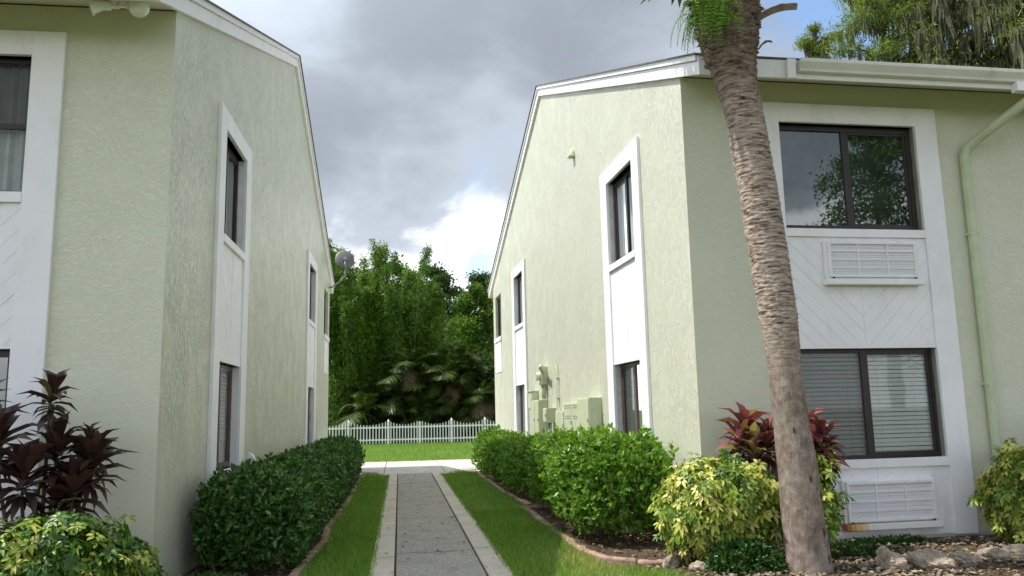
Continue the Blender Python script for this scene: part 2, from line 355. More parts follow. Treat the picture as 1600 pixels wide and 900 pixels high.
# ------------------------------------------------------------------ setting: ground, lawn, paths
def sheet(name, pts, z, m, kind='structure'):
    o = MB().add([(x, y, z) for x, y in pts], [tuple(range(len(pts)))]).obj(name, m, fix=False); return tag(o, kind=kind)
sheet('ground', [(-600, -300), (600, -300), (600, 1500), (-600, 1500)], -.03, ground_m)
sheet('planting_bed', [(-9, 4.0), (-.96, 4.0), (-.96, 22), (-9, 22)], -.004, soil_m)
sheet('planting_bed', [(2.02, 8.4), (2.1, 8.1), (2.5, 7.7), (3.2, 6.5), (3.6, 5), (16, 5), (16, 9.2), (4.2, 9.2), (4.2, 22.4), (2.02, 22.4)], .0, soil_m)
lawn_polys = dict(a=[(-.95, 3), (-.30, 3), (-.30, 20.6), (-.62, 21.9), (-.95, 22.3)], b=[(1.09, 3), (3.6, 3), (3.2, 6.5), (2.5, 7.7), (2.1, 8.1), (2.02, 8.4), (2.02, 22.4), (1.5, 22.0), (1.09, 20.9)],
                  c=[(-30, 27.4), (30, 27.4), (30, 46), (-30, 46)])
sheet('lawn', lawn_polys['a'], .002, lawn_m); sheet('lawn', lawn_polys['b'], .004, lawn_m); sheet('lawn', lawn_polys['c'], .002, lawn_m)
# garden path: exposed aggregate panels between concrete border slabs
path = tag(MB().box(-.29, 1.08, 2.0, 21.6, -.05, .004).obj('garden_path', soil_m), kind='structure')
PL = 3.06
def slab(x0, x1, y0, y1, m, top=.03, parent=path, name='slab'):
    g = .008; b = MB().box(x0+g, x1-g, y0+.02, y1-.02, -.04, top); o = b.obj(name, m, parent, bevel=.006); return o
y = 21.62
while y > 2.5:
    slab(-.04, .83, y-PL, y, aggr, .026+random.uniform(-.003, .003), name='aggregate_panel')
    slab(-.30, -.045, y-PL-.28, y-.28 if y < 21 else y, conc, .032+random.uniform(-.003, .003), name='border_slab')
    slab(.835, 1.09, y-PL+.12, y+.12 if y < 21 else y, conc, .032+random.uniform(-.003, .003), name='border_slab'); y -= PL
cw = tag(MB().box(-12, 12, 21.66, 27.35, -.05, .0).obj('cross_walk', soil_m), kind='structure')
for i in range(-7, 8):
    x0 = .4+(i-.5)*1.62
    slab(x0, x0+1.62, 21.63, 27.38, conc2, .03+random.uniform(-.004, .004), cw)
# corner flares where lawn meets the cross walk
def tri_slab(pts): MB().prism(pts, -.04, .031, lambda z, p: (p[0], p[1], z)).obj('corner_slab', conc2, cw)
tri_slab([(-.305, 20.65), (-.305, 21.62), (-.93, 21.62), (-.63, 21.6)][:3]); tri_slab([(1.095, 20.95), (1.6, 21.62), (1.095, 21.62)])

# ------------------------------------------------------------------ buildings
def clip(poly, f):
    out = []
    for i, p in enumerate(poly):
        q = poly[(i+1) % len(poly)]; a, b = f(p), f(q)
        if a >= 0: out.append(p)
        if (a > 0 > b) or (a < 0 < b):
            t = a/(a-b); out.append((p[0]+(q[0]-p[0])*t, p[1]+(q[1]-p[1])*t))
    return out
def chevron(bld, T, a0, a1, z0, z1, pitch=.17):
    back = MB().tbox(T, a0, a1, z0, z1, .001, .013).obj('chevron_panel', white, bld)
    ac = (a0+a1)/2; g = .0048
    for half in ((a0+.002, ac-.002), (ac+.002, a1-.002)):
        rect = [(half[0], z0+.002), (half[1], z0+.002), (half[1], z1-.002), (half[0], z1-.002)]
        q = lambda p: p[1]-abs(p[0]-ac)
        k = math.floor((z0-(a1-a0)/2)/pitch)
        while k*pitch < z1:
            lo, hi = k*pitch, (k+1)*pitch-g; k += 1
            pl = clip(clip(rect, lambda p: q(p)-lo), lambda p: hi-q(p))
            if len(pl) < 3: continue
            MB().prism(pl, .013, .019+random.uniform(-.0015, .0015), lambda d, p: T(p[0], p[1], d)).obj('board', white, back)
    return back
def window(bld, T, o0, o1, z0, z1, fm, blind=False, dark=False, screen=0, split='v', curtain=True):
    fw = (.065 if dark else .04); d0, d1 = -.112, -.074; am = (o0+o1)/2; zm = z0+(z1-z0)*.5
    b = MB().tbox(T, o0, o0+fw, z0, z1, d0, d1).tbox(T, o1-fw, o1, z0, z1, d0, d1).tbox(T, o0+fw, o1-fw, z1-fw, z1, d0, d1).tbox(T, o0+fw, o1-fw, z0, z0+fw, d0, d1)
    fr = b.obj('window', fm, bld)
    if split == 'v':
        MB().tbox(T, am-.03, am+.03, z0+fw, z1-fw, d0+.005, d1-.005).obj('mullion', fm, fr); halves = [(o0+fw, am-.03, z0+fw, z1-fw), (am+.03, o1-fw, z0+fw, z1-fw)]
        MB().tbox(T, am+.03, am+.065, z0+fw, z1-fw, d0+.006, d1-.012).tbox(T, o1-fw-.03, o1-fw, z0+fw, z1-fw, d0+.006, d1-.012).tbox(T, am+.065, o1-fw-.03, z0+fw, z0+fw+.03, d0+.006, d1-.012).tbox(T, am+.065, o1-fw-.03, z1-fw-.03, z1-fw, d0+.006, d1-.012).obj('sash', fm, fr)
    else:
        MB().tbox(T, o0+fw, o1-fw, zm-.025, zm+.025, d0+.005, d1-.005).obj('meeting_rail', fm, fr); halves = [(o0+fw, o1-fw, z0+fw, zm-.025), (o0+fw, o1-fw, zm+.025, z1-fw)]
    for i, (a, c, e, f) in enumerate(halves):
        MB().add([T(a, e, -.10), T(c, e, -.10), T(c, f, -.10), T(a, f, -.10)], [(0, 1, 2, 3)]).obj('pane', glass_b if dark else glass_m, fr)
        if screen & (1 << i): MB().add([T(a, e, -.085), T(c, e, -.085), T(c, f, -.085), T(a, f, -.085)], [(0, 1, 2, 3)]).obj('insect_screen', screen_m, fr)
    if blind:
        n = int((z1-z0-.06)/.051); me = None
        for k in range(n):
            zc = z1-.07-k*.051
            if me is None:
                bb = MB(); nn = 6
                for s_ in (0, 1):
                    bb.hexa([T(a, zc+dz+t, d) for a, dz, d, t in ((o0+.03, -.0195, -.132, 0), (o1-.03, -.0195, -.132, 0), (o1-.03, .0215, -.147, 0), (o0+.03, .0215, -.147, 0), (o0+.03, -.0195, -.132, .003), (o1-.03, -.0195, -.132, .003), (o1-.03, .0215, -.147, .003), (o0+.03, .0215, -.147, .003))]); break
                me = bb.mesh('slat'); me.materials.append(blind_m); zref = zc
            o = link('slat', me, fr); o.location = (0, 0, zc-zref+random.uniform(-.002, .002))
        b = MB()
        for a in (o0+.25, am-.2, am+.2, o1-.25): b.tbox(T, a-.004, a+.004, z0+.03, z1-.05, -.1285, -.127)
        b.obj('blind_cord', blind_m, fr)
    elif curtain:
        n = 60; V = []; F = []
        for i in range(n+1):
            a = o0+(o1-o0)*i/n; d = -.20+.025*math.sin(i*1.7)+.012*math.sin(i*.61)
            V += [T(a, z0-.05, d), T(a, z1+.02, d)]
            if i < n: F.append((2*i, 2*i+2, 2*i+3, 2*i+1))
        MB().add(V, F).obj('curtain', curtain_m, fr, fix=False)
    return fr
def casing(bld, T, a0, a1, o0, o1, ztop, ops, zbot, proud=.045):
    """white painted surround of one window bay: stiles, head, sills and reveals"""
    b = MB().tbox(T, a0, o0, zbot, ztop, 0, proud).tbox(T, o1, a1, zbot, ztop, 0, proud).tbox(T, o0, o1, ops[0][1], ztop, 0, proud-.001)
    for (z0, z1) in ops:
        b.tbox(T, o0, o1, z0-.10, z0, -.16, proud+.008)                       # sill
        b.tbox(T, o0-.012, o0, z0, z1, -.2, -.0005).tbox(T, o1, o1+.012, z0, z1, -.2, -.0005).tbox(T, o0, o1, z1, z1+.012, -.2, -.0005)
    z1u = ops[1][1]
    b.tbox(T, o0, o1, z1u+.0, z1u+.035, .0, .026)
    return b.obj('window_casing', white, bld, bevel=.004)
PITCH = .378; WALLH = 5.52; LEN = 16.4; WID = 14.0; APEX = LEN/2
def wall(bld, name, T, abr, zbr, holes, extra, m, flip):
    b = MB()
    for i in range(len(abr)-1):
        for j in range(len(zbr)-1):
            a0, a1, z0, z1 = abr[i], abr[i+1], zbr[j], zbr[j+1]; c = ((a0+a1)/2, (z0+z1)/2)
            if any(h[0] < c[0] < h[1] and h[2] < c[1] < h[3] for h in holes): continue
            b.add([T(a0, z0, 0), T(a1, z0, 0), T(a1, z1, 0), T(a0, z1, 0)], [(0, 1, 2, 3)])
    for poly in extra: b.add([T(p[0], p[1], 0) for p in poly], [tuple(range(len(poly)))])
    for h in holes:
        for (p, q) in (((h[0], h[2]), (h[1], h[2])), ((h[1], h[2]), (h[1], h[3])), ((h[1], h[3]), (h[0], h[3])), ((h[0], h[3]), (h[0], h[2]))):
            b.add([T(*p, 0), T(*q, 0), T(*q, -.22), T(*p, -.22)], [(0, 1, 2, 3)])
    if flip: b.f = [f[::-1] for f in b.f]
    return b.obj(name, m, bld, fix=False)
def building(loc, rz, s, label, side, front, fr_zs, sd_zs):
    B = empty('apartment_building', loc, rz, label, 'building')
    Ts = lambda a, z, d: (-s*d, a, z); Tf = lambda a, z, d: (s*a, -d, z); X = lambda x, p: (s*x, p[0], p[1])
    # side wall with two bays and a rear window
    holes = []
    for (a0, a1, o0, o1) in side['bays']:
        for (z0, z1) in sd_zs['ops']: holes.append((o0, o1, z0, z1))
    rw = side['rear']; holes.append((rw[0], rw[1], 3.80, 5.1))
    ab = sorted({0.0, LEN, *[h[0] for h in holes], *[h[1] for h in holes]}); zb = sorted({-.3, 5.3, *[h[2] for h in holes], *[h[3] for h in holes]})
    wall(B, 'side_wall', Ts, ab, zb, holes, [[(0, 5.3), (LEN, 5.3), (LEN, WALLH), (APEX, WALLH+PITCH*APEX), (0, WALLH)]], stucco_side, s > 0)
    for k, (a0, a1, o0, o1) in enumerate(side['bays']):
        ops = sd_zs['ops']
        casing(B, Ts, a0, a1, o0, o1, sd_zs['top'], ops, 0.02)
        chevron(B, Ts, o0+.001, o1-.001, ops[1][1]+.036, ops[0][0]-.101)
        chevron(B, Ts, o0+.001, o1-.001, .03, ops[1][0]-.101)
        window(B, Ts, o0, o1, *ops[0], bronze, dark=True); window(B, Ts, o0, o1, *ops[1], brown_frame, blind=True, screen=side['screen'])
    window(B, Ts, rw[0], rw[1], 3.80, 5.1, bronze, dark=True)
    MB().tbox(Ts, rw[0]-.06, rw[1]+.06, 3.68, 3.799, -.14, .05).obj('window_sill', white, B)
    chevron(B, Ts, rw[0], rw[1], 2.75, 3.66)
    # front wall with one wide bay
    a0, a1, o0, o1 = front; ops = fr_zs['ops']
    holes = [(o0, o1, *z) for z in ops]
    wall(B, 'front_wall', Tf, [0, o0, o1, WID], sorted({-.3, WALLH, *ops[0], *ops[1]}), holes, [], stucco_front, s < 0)
    casing(B, Tf, a0, a1, o0, o1, fr_zs['top'], ops, .03)
    chevron(B, Tf, o0+.001, o1-.001, ops[1][1]+.036, ops[0][0]-.101, .2); chevron(B, Tf, o0+.001, o1-.001, .04, ops[1][0]-.101, .2)
    if s > 0:
        window(B, Tf, o0, o1, *ops[0], bronze, dark=True); window(B, Tf, o0, o1, *ops[1], bronze, blind=True, screen=1)
    else:
        window(B, Tf, o0, o1, *ops[0], bronze, split='h', screen=2); window(B, Tf, o0, o1, *ops[1], bronze, dark=True, split='h')
    # remaining walls
    MB().add([(0, LEN, -.3), (s*WID, LEN, -.3), (s*WID, LEN, WALLH), (0, LEN, WALLH)], [(0, 1, 2, 3)]).obj('rear_wall', stucco_front, B, fix=False)
    MB().add([(s*WID, 0, -.3), (s*WID, LEN, -.3), (s*WID, LEN, WALLH), (s*WID, APEX, WALLH+PITCH*APEX), (s*WID, 0, WALLH)], [(0, 1, 2, 3, 4)]).obj('end_wall', stucco_side, B, fix=False)
    MB().add([X(.4, (.5, 2.72)), X(WID-.3, (.5, 2.72)), X(WID-.3, (LEN-.3, 2.72)), X(.4, (LEN-.3, 2.72))], [(0, 1, 2, 3)]).obj('upper_floor', dark_room, B, fix=False)
    # roof
    OV = .67; zr = lambda u: WALLH+PITCH*u if u <= APEX else WALLH+PITCH*(LEN-u)
    lo = -OV-.05; hi = LEN+OV+.05; hR = .235
    MB().prism([(lo, zr(lo)+hR), (APEX, zr(APEX)+hR), (hi, zr(hi)+hR), (hi, zr(hi)+hR+.018), (APEX, zr(APEX)+hR+.02), (lo, zr(lo)+hR+.018)], -.11, WID+.1, X).obj('roof', shingle_m, B)
    for (u0, u1) in ((-OV, APEX), (LEN+OV, APEX)):
        r = MB().prism([(u0, zr(u0)), (u1, zr(u1)), (u1, zr(u1)+.16), (u0, zr(u0)+.16)], -.055, .0, X).obj('rake_board', white_trim, B, bevel=.004)
        MB().prism([(u0-.01*(1 if u0 < 0 else -1), zr(u0)+.163), (u1, zr(u1)+.163), (u1, zr(u1)+.234), (u0-.01*(1 if u0 < 0 else -1), zr(u0)+.234)], -.085, .0, X).obj('rake_trim', white_trim, r)
        # soffit following the rafters, then fascia
        e = u0; sg = 1 if u0 < 0 else -1; w0 = 0 if u0 < 0 else LEN
        MB().prism([(e+.0*sg, zr(e)+.012), (w0-.002*sg, zr(w0)+.012), (w0-.002*sg, zr(w0)+.03), (e, zr(e)+.03)], .0, WID, X).obj('soffit', cream, B)
        MB().prism([(e-.03*sg, zr(e)-.005), (e, zr(e)-.005), (e, zr(e)+.215), (e-.03*sg, zr(e)+.215)], -.055, WID, X).obj('fascia', white_trim, B, bevel=.003)
    return B, Ts, Tf, X, zr
sidezs = dict(top=5.34, ops=[(3.78, 5.10), (.93, 2.23)]); frontzs = dict(top=5.24, ops=[(3.66, 5.0), (.92, 2.21)])
RB, RTs, RTf, RX, zr = building((3.377, 8.87, 0), R_(1.4), 1, 'sage green stucco building right of the path with sunlit side wall', dict(bays=[(1.60, 3.53, 1.90, 3.20), (10.62, 12.55, 10.92, 12.22)], rear=(14.8, 15.95), screen=0), (.93, 3.36, 1.22, 3.06), frontzs, sidezs)
LB, LTs, LTf, LX, _ = building((-2.17, 7.77, 0), R_(-.4), -1, 'sage green stucco building left of the path with shaded side wall', dict(bays=[(1.87, 3.80, 2.17, 3.47), (10.75, 12.68, 11.05, 12.35)], rear=(14.85, 15.95), screen=0), (.99, 3.42, 1.28, 3.12), frontzs, sidezs)
# gutters: one with a downspout on the right front, ends on the rear eaves
def gutter(B, X, x0, x1, ye, sg, z):
    pr = [(0, 0), (.075, 0), (.085, .03), (.12, .075), (.135, .095), (.135, .135), (.12, .135), (.12, .125), (.0, .125)]
    MB().prism([(ye-sg*p[0], z+p[1]) for p in pr], x0, x1, X).obj('gutter', gutter_m, B, bevel=.003)
gutter(RB, RX, 1.12, WID, -.702, 1, zr(-.67)+.055)
MB().prism([(-.702, zr(-.67)-.02), (-.75, zr(-.67)-.02), (-.77, zr(-.67)+.2), (-.702, zr(-.67)+.2)], .99, 1.09, RX).obj('fascia_return', white_trim, RB)
for B, X in ((RB, RX), (LB, LX)): gutter(B, X, -.02, WID, LEN+.702, -1, zr(LEN+.67)+.055)
ds = MB()
def rect_tube(b, pts, w, d):
    n = len(pts); V = []
    for (x, y, z) in pts: V += [(x-w/2, y-d/2, z), (x+w/2, y-d/2, z), (x+w/2, y+d/2, z), (x-w/2, y+d/2, z)]
    F = [(4*i+j, 4*i+(j+1) % 4, 4*i+4+(j+1) % 4, 4*i+4+j) for i in range(n-1) for j in range(4)]+[(3, 2, 1, 0), (4*n-4, 4*n-3, 4*n-2, 4*n-1)]
    b.add(V, F)
ds.tube([(4.17, -.77, 5.34), (4.165, -.765, 5.22), (4.14, -.74, 5.16), (4.08, -.67, 5.10), (3.80, -.17, 4.80), (3.73, -.09, 4.72), (3.70, -.062, 4.64), (3.70, -.06, 4.5), (3.70, -.06, .16), (3.70, -.08, .08), (3.70, -.24, .02)], .060, 10)
dso = ds.obj('downspout', sage_paint, RB)
for z in (1.75, 3.6): MB().tbox(RTf, 3.63, 3.77, z, z+.03, .0, .105).obj('strap', sage_paint, dso)
MB().prism([(-.70, zr(-.67)-.06), (-.80, zr(-.67)-.06), (-.80, zr(-.67)+.05), (-.70, zr(-.67)+.05)], 3.9, 4.28, RX).obj('outlet_box', white_trim, RB)
# dome vent on the right side wall
vb = MB(); n = 10; V = []; F = []
for i in range(n+1):
    t = math.pi*i/n
    for j in range(7):
        p = math.pi/2*j/6; V.append(RTs(5.33-.08*math.cos(t)*math.cos(p*.0+0)*1.0 if j == 0 else 5.33-.08*math.cos(t)*math.cos(p), 6.26+.16*math.sin(p)*1.0, .002+.11*math.sin(t)*math.cos(p)))
for i in range(n):
    for j in range(6): F.append((i*7+j, i*7+j+1, (i+1)*7+j+1, (i+1)*7+j))
vb.add(V, F); vb.tbox(RTs, 5.25, 5.41, 6.245, 6.262, .0, .115); vb.obj('wall_vent', sage_paint, RB, smooth=False)

# ------------------------------------------------------------------ air conditioners in the right front bay
def aircon(a0, a1, z0, z1, label, rust):
    A = empty('air_conditioner', RB.matrix_basis @ Vector(((a0+a1)/2, 0, z0)), R_(1.4), label, 'air conditioner', 'air conditioners in the front window bay')
    off = ((a0+a1)/2, z0); T = lambda a, z, d: (a-off[0], -d, z-off[1])
    zb = z0+.10
    MB().tbox(T, a0-.03, a1+.03, zb-.03, z1+.03, .022, .075).obj('sleeve', ac_m, A, bevel=.008)
    MB().tbox(T, a0+.02, a1-.02, zb+.01, z1-.01, .0755, .088).obj('grille_mesh', ac_mesh_m, A)
    g = MB(); t = .009
    MBs = [(a0, a1, z1-.02, z1+.012), (a0, a1, zb-.012, zb+.02), (a0, a0+.03, zb+.02, z1-.02), (a1-.03, a1, zb+.02, z1-.02)]
    for q in MBs: g.tbox(T, *q, .076, .112)
    fr = g.obj('grille_frame', ac_m, A, bevel=.003)
    for k in (1, 2): MB().tbox(T, a0+(a1-a0)*k/3-t, a0+(a1-a0)*k/3+t, zb+.02, z1-.02, .080, .105).obj('grille_bar', ac_m, A)
    for k in (1, 2, 3):
        zc = zb+(z1-zb)*k/4; MB().tbox(T, a0+.03, a1-.03, zc-t, zc+t, .079, .101).obj('grille_bar', ac_m, A)
    for k in range(1, 26):
        zc = zb+.02+(z1-zb-.04)*k/26
        if k % 2: MB().tbox(T, a0+.03, a1-.03, zc-.002, zc+.002, .088, .094).obj('louvre', ac_mesh_m, A)
    pr = [(.024, zb-.032), (.135, zb-.036), (.142, zb-.10), (.13, zb-.112), (.024, zb-.10)]
    tr = MB().prism(pr, a0-.05, a1+.05, lambda x, p: T(x, p[1], p[0])).obj('drip_tray', ac_m, A, bevel=.004)
    if rust: tr.data.materials.clear(); tr.data.materials.append(rust_m); tr['label'] = 'white drip tray streaked with orange rust'
    for a in (a0+.04, a1-.04): MB().tbox(T, a-.012, a+.012, zb-.028, zb-.012, .105, .118).obj('screw', bronze, A)
aircon(1.70, 2.86, 2.97, 3.48, 'white louvred air conditioner under the dark upper window', False)
aircon(1.68, 2.79, .14, .66, 'white louvred air conditioner near the ground with rusty drip tray', True)
# shift rust coordinates: tray geometry is centred on its unit
for n_ in rust_m.node_tree.nodes:
    if n_.type == 'MAP_RANGE' and abs(n_.inputs[1].default_value-1.70) < 1e-4: n_.inputs[1].default_value = -.60; n_.inputs[2].default_value = -.02

# ------------------------------------------------------------------ utility boxes on the right side wall
def ubox(name, a0, a1, z0, z1, dep, label, cat='utility box', doors=1, vents=False, legs=0, hood=False):
    A = empty(name, RB.matrix_basis @ Vector((0, a0, z0)), R_(1.4), label, cat, 'utility boxes on the sunlit side wall'); T = lambda a, z, d: (-d, a-a0, z-z0)
    MB().tbox(T, a0, a1, z0, z1, 0.002, dep).obj('cabinet', sage_paint, A, bevel=.006)
    w = (a1-a0)/doors
    for k in range(doors):
        d = MB().tbox(T, a0+k*w+.015, a0+(k+1)*w-.015, z0+.02, z1-.02, dep+.001, dep+.014).obj('door', sage_paint, A, bevel=.004)
        MB().tbox(T, a0+k*w+.03, a0+k*w+.05, (z0+z1)/2-.03, (z0+z1)/2+.03, dep+.0145, dep+.03).obj('latch', metal_m, d)
        if vents:
            for zc in (z1-.06, z1-.10, z1-.25, z1-.29):
                for q in range(5): MB().tbox(T, a0+k*w+.08+q*(w-.16)/5, a0+k*w+.08+q*(w-.16)/5+(w-.16)/8, zc, zc+.012, dep+.0145, dep+.017).obj('vent_slot', bronze, d)
    if hood: MB().tbox(T, a0-.01, a1+.01, z1+.001, z1+.02, 0.002, dep+.03).obj('hood', sage_paint, A)
    for k in range(legs):
        a = a0+(k+.5)*(a1-a0)/legs; MB().tube([T(a, z0, dep*.5), T(a, z0-.25, dep*.5), T(a+.03, .02, dep*.45)], .022, 8).obj('conduit', sage_paint, A, smooth=True)
    return A, T
ubox('switch_cabinet', 4.05, 4.82, 1.02, 1.76, .22, 'deep pale green metal cabinet, nearest of the wall boxes to the camera')
ubox('meter_cabinet', 4.95, 6.25, .98, 1.70, .13, 'wide pale green meter cabinet with rows of vent slots', doors=2, vents=True)
ubox('junction_cabinet', 6.32, 7.05, .98, 1.56, .12, 'plain pale green cabinet between meter cabinet and small conduit box')
A, T = ubox('conduit_box', 7.55, 7.90, 1.32, 1.62, .20, 'small square box on conduit legs low on the wall', legs=2)
ubox('tall_cabinet', 8.35, 9.25, .95, 1.80, .20, 'tall pale green cabinet below the round meter head', doors=2)
ubox('small_cabinet', 9.35, 9.85, 1.60, 2.0, .15, 'small hooded box farthest along the sunlit side wall', hood=True)
A = empty('service_head', RB.matrix_basis @ Vector((0, 8.35, 1.83)), R_(1.4), 'pale green meter can with slanting pipe stub above the cabinets', 'meter'); T = lambda a, z, d: (-d, a-8.35, z-1.83)
MB().tbox(T, 8.30, 8.62, 2.12, 2.52, .0, .14).obj('meter_box', sage_paint, A, bevel=.01)
MB().tube([T(8.42, 2.30, .15), T(8.42, 2.30, .24)], .09, 16).obj('meter_glass', lamp_m, A, smooth=False)
MB().tube([T(8.35, 2.40, .10), T(8.05, 2.47, .20), T(7.9, 2.49, .22)], .045, 10).obj('pipe_stub', sage_paint, A, smooth=True)
for a in (8.38, 8.52): MB().tube([T(a, 2.13, .07), T(a, 1.81, .07)], .035, 10).obj('conduit', sage_paint, A, smooth=True)
A = empty('thin_conduit', RB.matrix_basis @ Vector((0, 7.2, 1.5)), R_(1.4), 'thin vertical conduit rising from the plain cabinet', 'conduit'); T = lambda a, z, d: (-d, a-7.2, z-1.5)
MB().tube([T(7.0, 1.5, .03), T(7.0, 1.56, .03), T(7.2, 1.62, .03), T(7.2, 2.35, .03), T(7.3, 2.5, .03)], .018, 8).obj('pipe', sage_paint, A, smooth=True)
for z in (1.8, 2.2): MB().tbox(T, 7.16, 7.24, z, z+.02, .0, .055).obj('clamp', metal_m, A)

# ------------------------------------------------------------------ twin floodlight under the left eave, satellite dish, wall disc
FL = empty('flood_light', (-2.52, 7.37, 5.37), 0, 'twin white floodlight under the left eave corner', 'flood light')
MB().tube([(0, 0, .02), (0, 0, -.02)], .06, 16).obj('base', white_trim, FL)
MB().tube([(0, 0, -.01), (-.05, -.03, -.05), (-.12, -.05, -.055)], .022, 10).obj('arm', white_trim, FL, smooth=True)
MB().tube([(0, 0, -.01), (.05, -.03, -.04), (.10, -.05, -.05)], .022, 10).obj('arm', white_trim, FL, smooth=True)
MB().tube([(-.10, -.05, -.055), (-.17, -.06, -.055), (-.24, -.07, -.075), (-.27, -.075, -.085)], [.042, .045, .065, .09], 16).obj('lamp_shade', white_trim, FL, smooth=True)
def ball(r, n=14, m=9, c=(0, 0, 0), sc=(1, 1, 1)):
    V = [(c[0]+r*sc[0]*math.sin(math.pi*i/m)*math.cos(2*math.pi*j/n), c[1]+r*sc[1]*math.sin(math.pi*i/m)*math.sin(2*math.pi*j/n), c[2]+r*sc[2]*math.cos(math.pi*i/m)) for i in range(m+1) for j in range(n)]
    F = [(i*n+j, (i+1)*n+j, (i+1)*n+(j+1) % n, i*n+(j+1) % n) for i in range(m) for j in range(n)]; return V, F
MB().add(*ball(.095, c=(.155, -.09, -.075))).obj('bulb', lamp_m, FL, smooth=True)
MB().tube([(.10, -.05, -.05), (.12, -.065, -.06)], [.05, .06], 12).obj('socket', white_trim, FL, smooth=True)
DL = Vector((-2.0, 23.95, 5.30))
DI = empty('satellite_dish', DL, 0, 'grey satellite dish on a bent arm at the left rear eave', 'satellite dish')
MB().tube([(-.06, .0, 0), (.05, -.02, .02), (.30, -.08, .22), (.42, -.1, .36), (.42, -.1, .62)], .025, 10).obj('mast', metal_m, DI, smooth=True)
MB().box(-.09, -.05, -.07, .07, -.12, .12).obj('wall_plate', metal_m, DI)
V = []; F = []; nr, na = 6, 28
c = Vector((.40, -.20, .80)); nrm = Vector((.20, -.93, .30)).normalized(); a_ = nrm.cross(Vector((0, 0, 1))).normalized(); b_ = a_.cross(nrm)
for i in range(nr+1):
    r = .31*i/nr
    for j in range(na):
        t = 2*math.pi*j/na; V.append(c+a_*r*math.cos(t)*.9+b_*r*math.sin(t)+nrm*(-.06+.06*(i/nr)**2)*-1)
for i in range(nr):
    for j in range(na): F.append((i*na+j, (i+1)*na+j, (i+1)*na+(j+1) % na, i*na+(j+1) % na))
d = MB().add(V, F).obj('reflector', dish_m, DI, smooth=True, fix=False); sm = d.modifiers.new('thick', 'SOLIDIFY'); sm.thickness = .012
MB().tube([c+nrm*.06-b_*.05, c+nrm*.09-b_*.22, c+nrm*.03-b_*.38], .016, 8).obj('feed_arm', metal_m, DI, smooth=True)
MB().tube([c+nrm*.05, c+nrm*.11], .05, 12).obj('bracket', metal_m, DI)
HD = empty('hose_bib_cover', LB.matrix_basis @ Vector((0, 4.35, .93)), R_(-.4), 'small white half-round cover on the left side wall', 'wall cover')
MB().prism([(.10*math.cos(t), .13*math.sin(t)) for t in [R_(x) for x in range(-90, 91, 18)]], -.05, .05, lambda x, p: (.0+p[0]*1.0+.0, x, p[1])).obj('shell', white_trim, HD, bevel=.004)
# ------------------------------------------------------------------ terracotta edging along both beds
def edging(pts, label, w=.10, h=.058, step=.62):
    P = [Vector((p[0], p[1], 0)) for p in pts]
    segs = [(P[i], P[i+1]) for i in range(len(P)-1)]; L = sum((b-a).length for a, b in segs)
    def at(t):
        for a, b in segs:
            l = (b-a).length
            if t <= l: return a+(b-a)*(t/l)
            t -= l
        return P[-1]
    E_ = empty('garden_edging', P[0], 0, label, 'edging', 'terracotta bed edgings'); t = 0
    while t < L-.05:
        t1 = min(L, t+step*random.uniform(.85, 1.15)); V = []; n = 5
        tilt = random.uniform(-.025, .025); dz = random.uniform(-.02, .010); sh = random.uniform(-.02, .02)
        for k in range(n):
            q = at(t+.006+(t1-t-.012)*k/(n-1)); q2 = at(min(L, t+.05+(t1-t)*k/(n-1))); d = (q2-q); d = d.normalized() if d.length > 1e-4 else Vector((0, -1, 0))
            s_ = Vector((d.y, -d.x, 0)); q = q-P[0]+s_*sh
            prof = [(-w/2, -.03), (w/2, -.03), (w/2, h*.7), (w*.32, h), (-w*.32, h), (-w/2, h*.7)]
            V += [q+s_*a+Vector((0, 0, b+dz+tilt*a*3+random.uniform(-.007, .007))) for a, b in prof]
        F = [(6*k+j, 6*k+(j+1) % 6, 6*k+6+(j+1) % 6, 6*k+6+j) for k in range(n-1) for j in range(6)]+[(5, 4, 3, 2, 1, 0), tuple(range(6*n-6, 6*n))]
        MB().add(V, F).obj('edging_stone', terracotta, E_, bevel=.006); t = t1
    return E_
edging([(-.60, 22.1), (-.93, 21.6), (-.95, 19), (-.93, 15), (-.97, 12), (-.93, 10.5), (-1.0, 9), (-1.04, 7.5), (-1.1, 5)], 'terracotta edging stones in front of the long left hedge')
edging([(1.98, 22.3), (2.0, 19), (2.03, 15.2), (2.12, 13.4)], 'terracotta edging stones along the far right bushes')
edging([(2.0, 13.2), (1.98, 12), (1.98, 10.6), (1.99, 9.6), (2.03, 8.9), (2.12, 8.45), (2.28, 8.25), (2.48, 8.17), (2.66, 8.15)], 'terracotta edging stones curving round the front right bush')
edging([(1.86, 13.35), (2.5, 13.25)], 'short terracotta edging piece lying across the bed border', .09, .05)

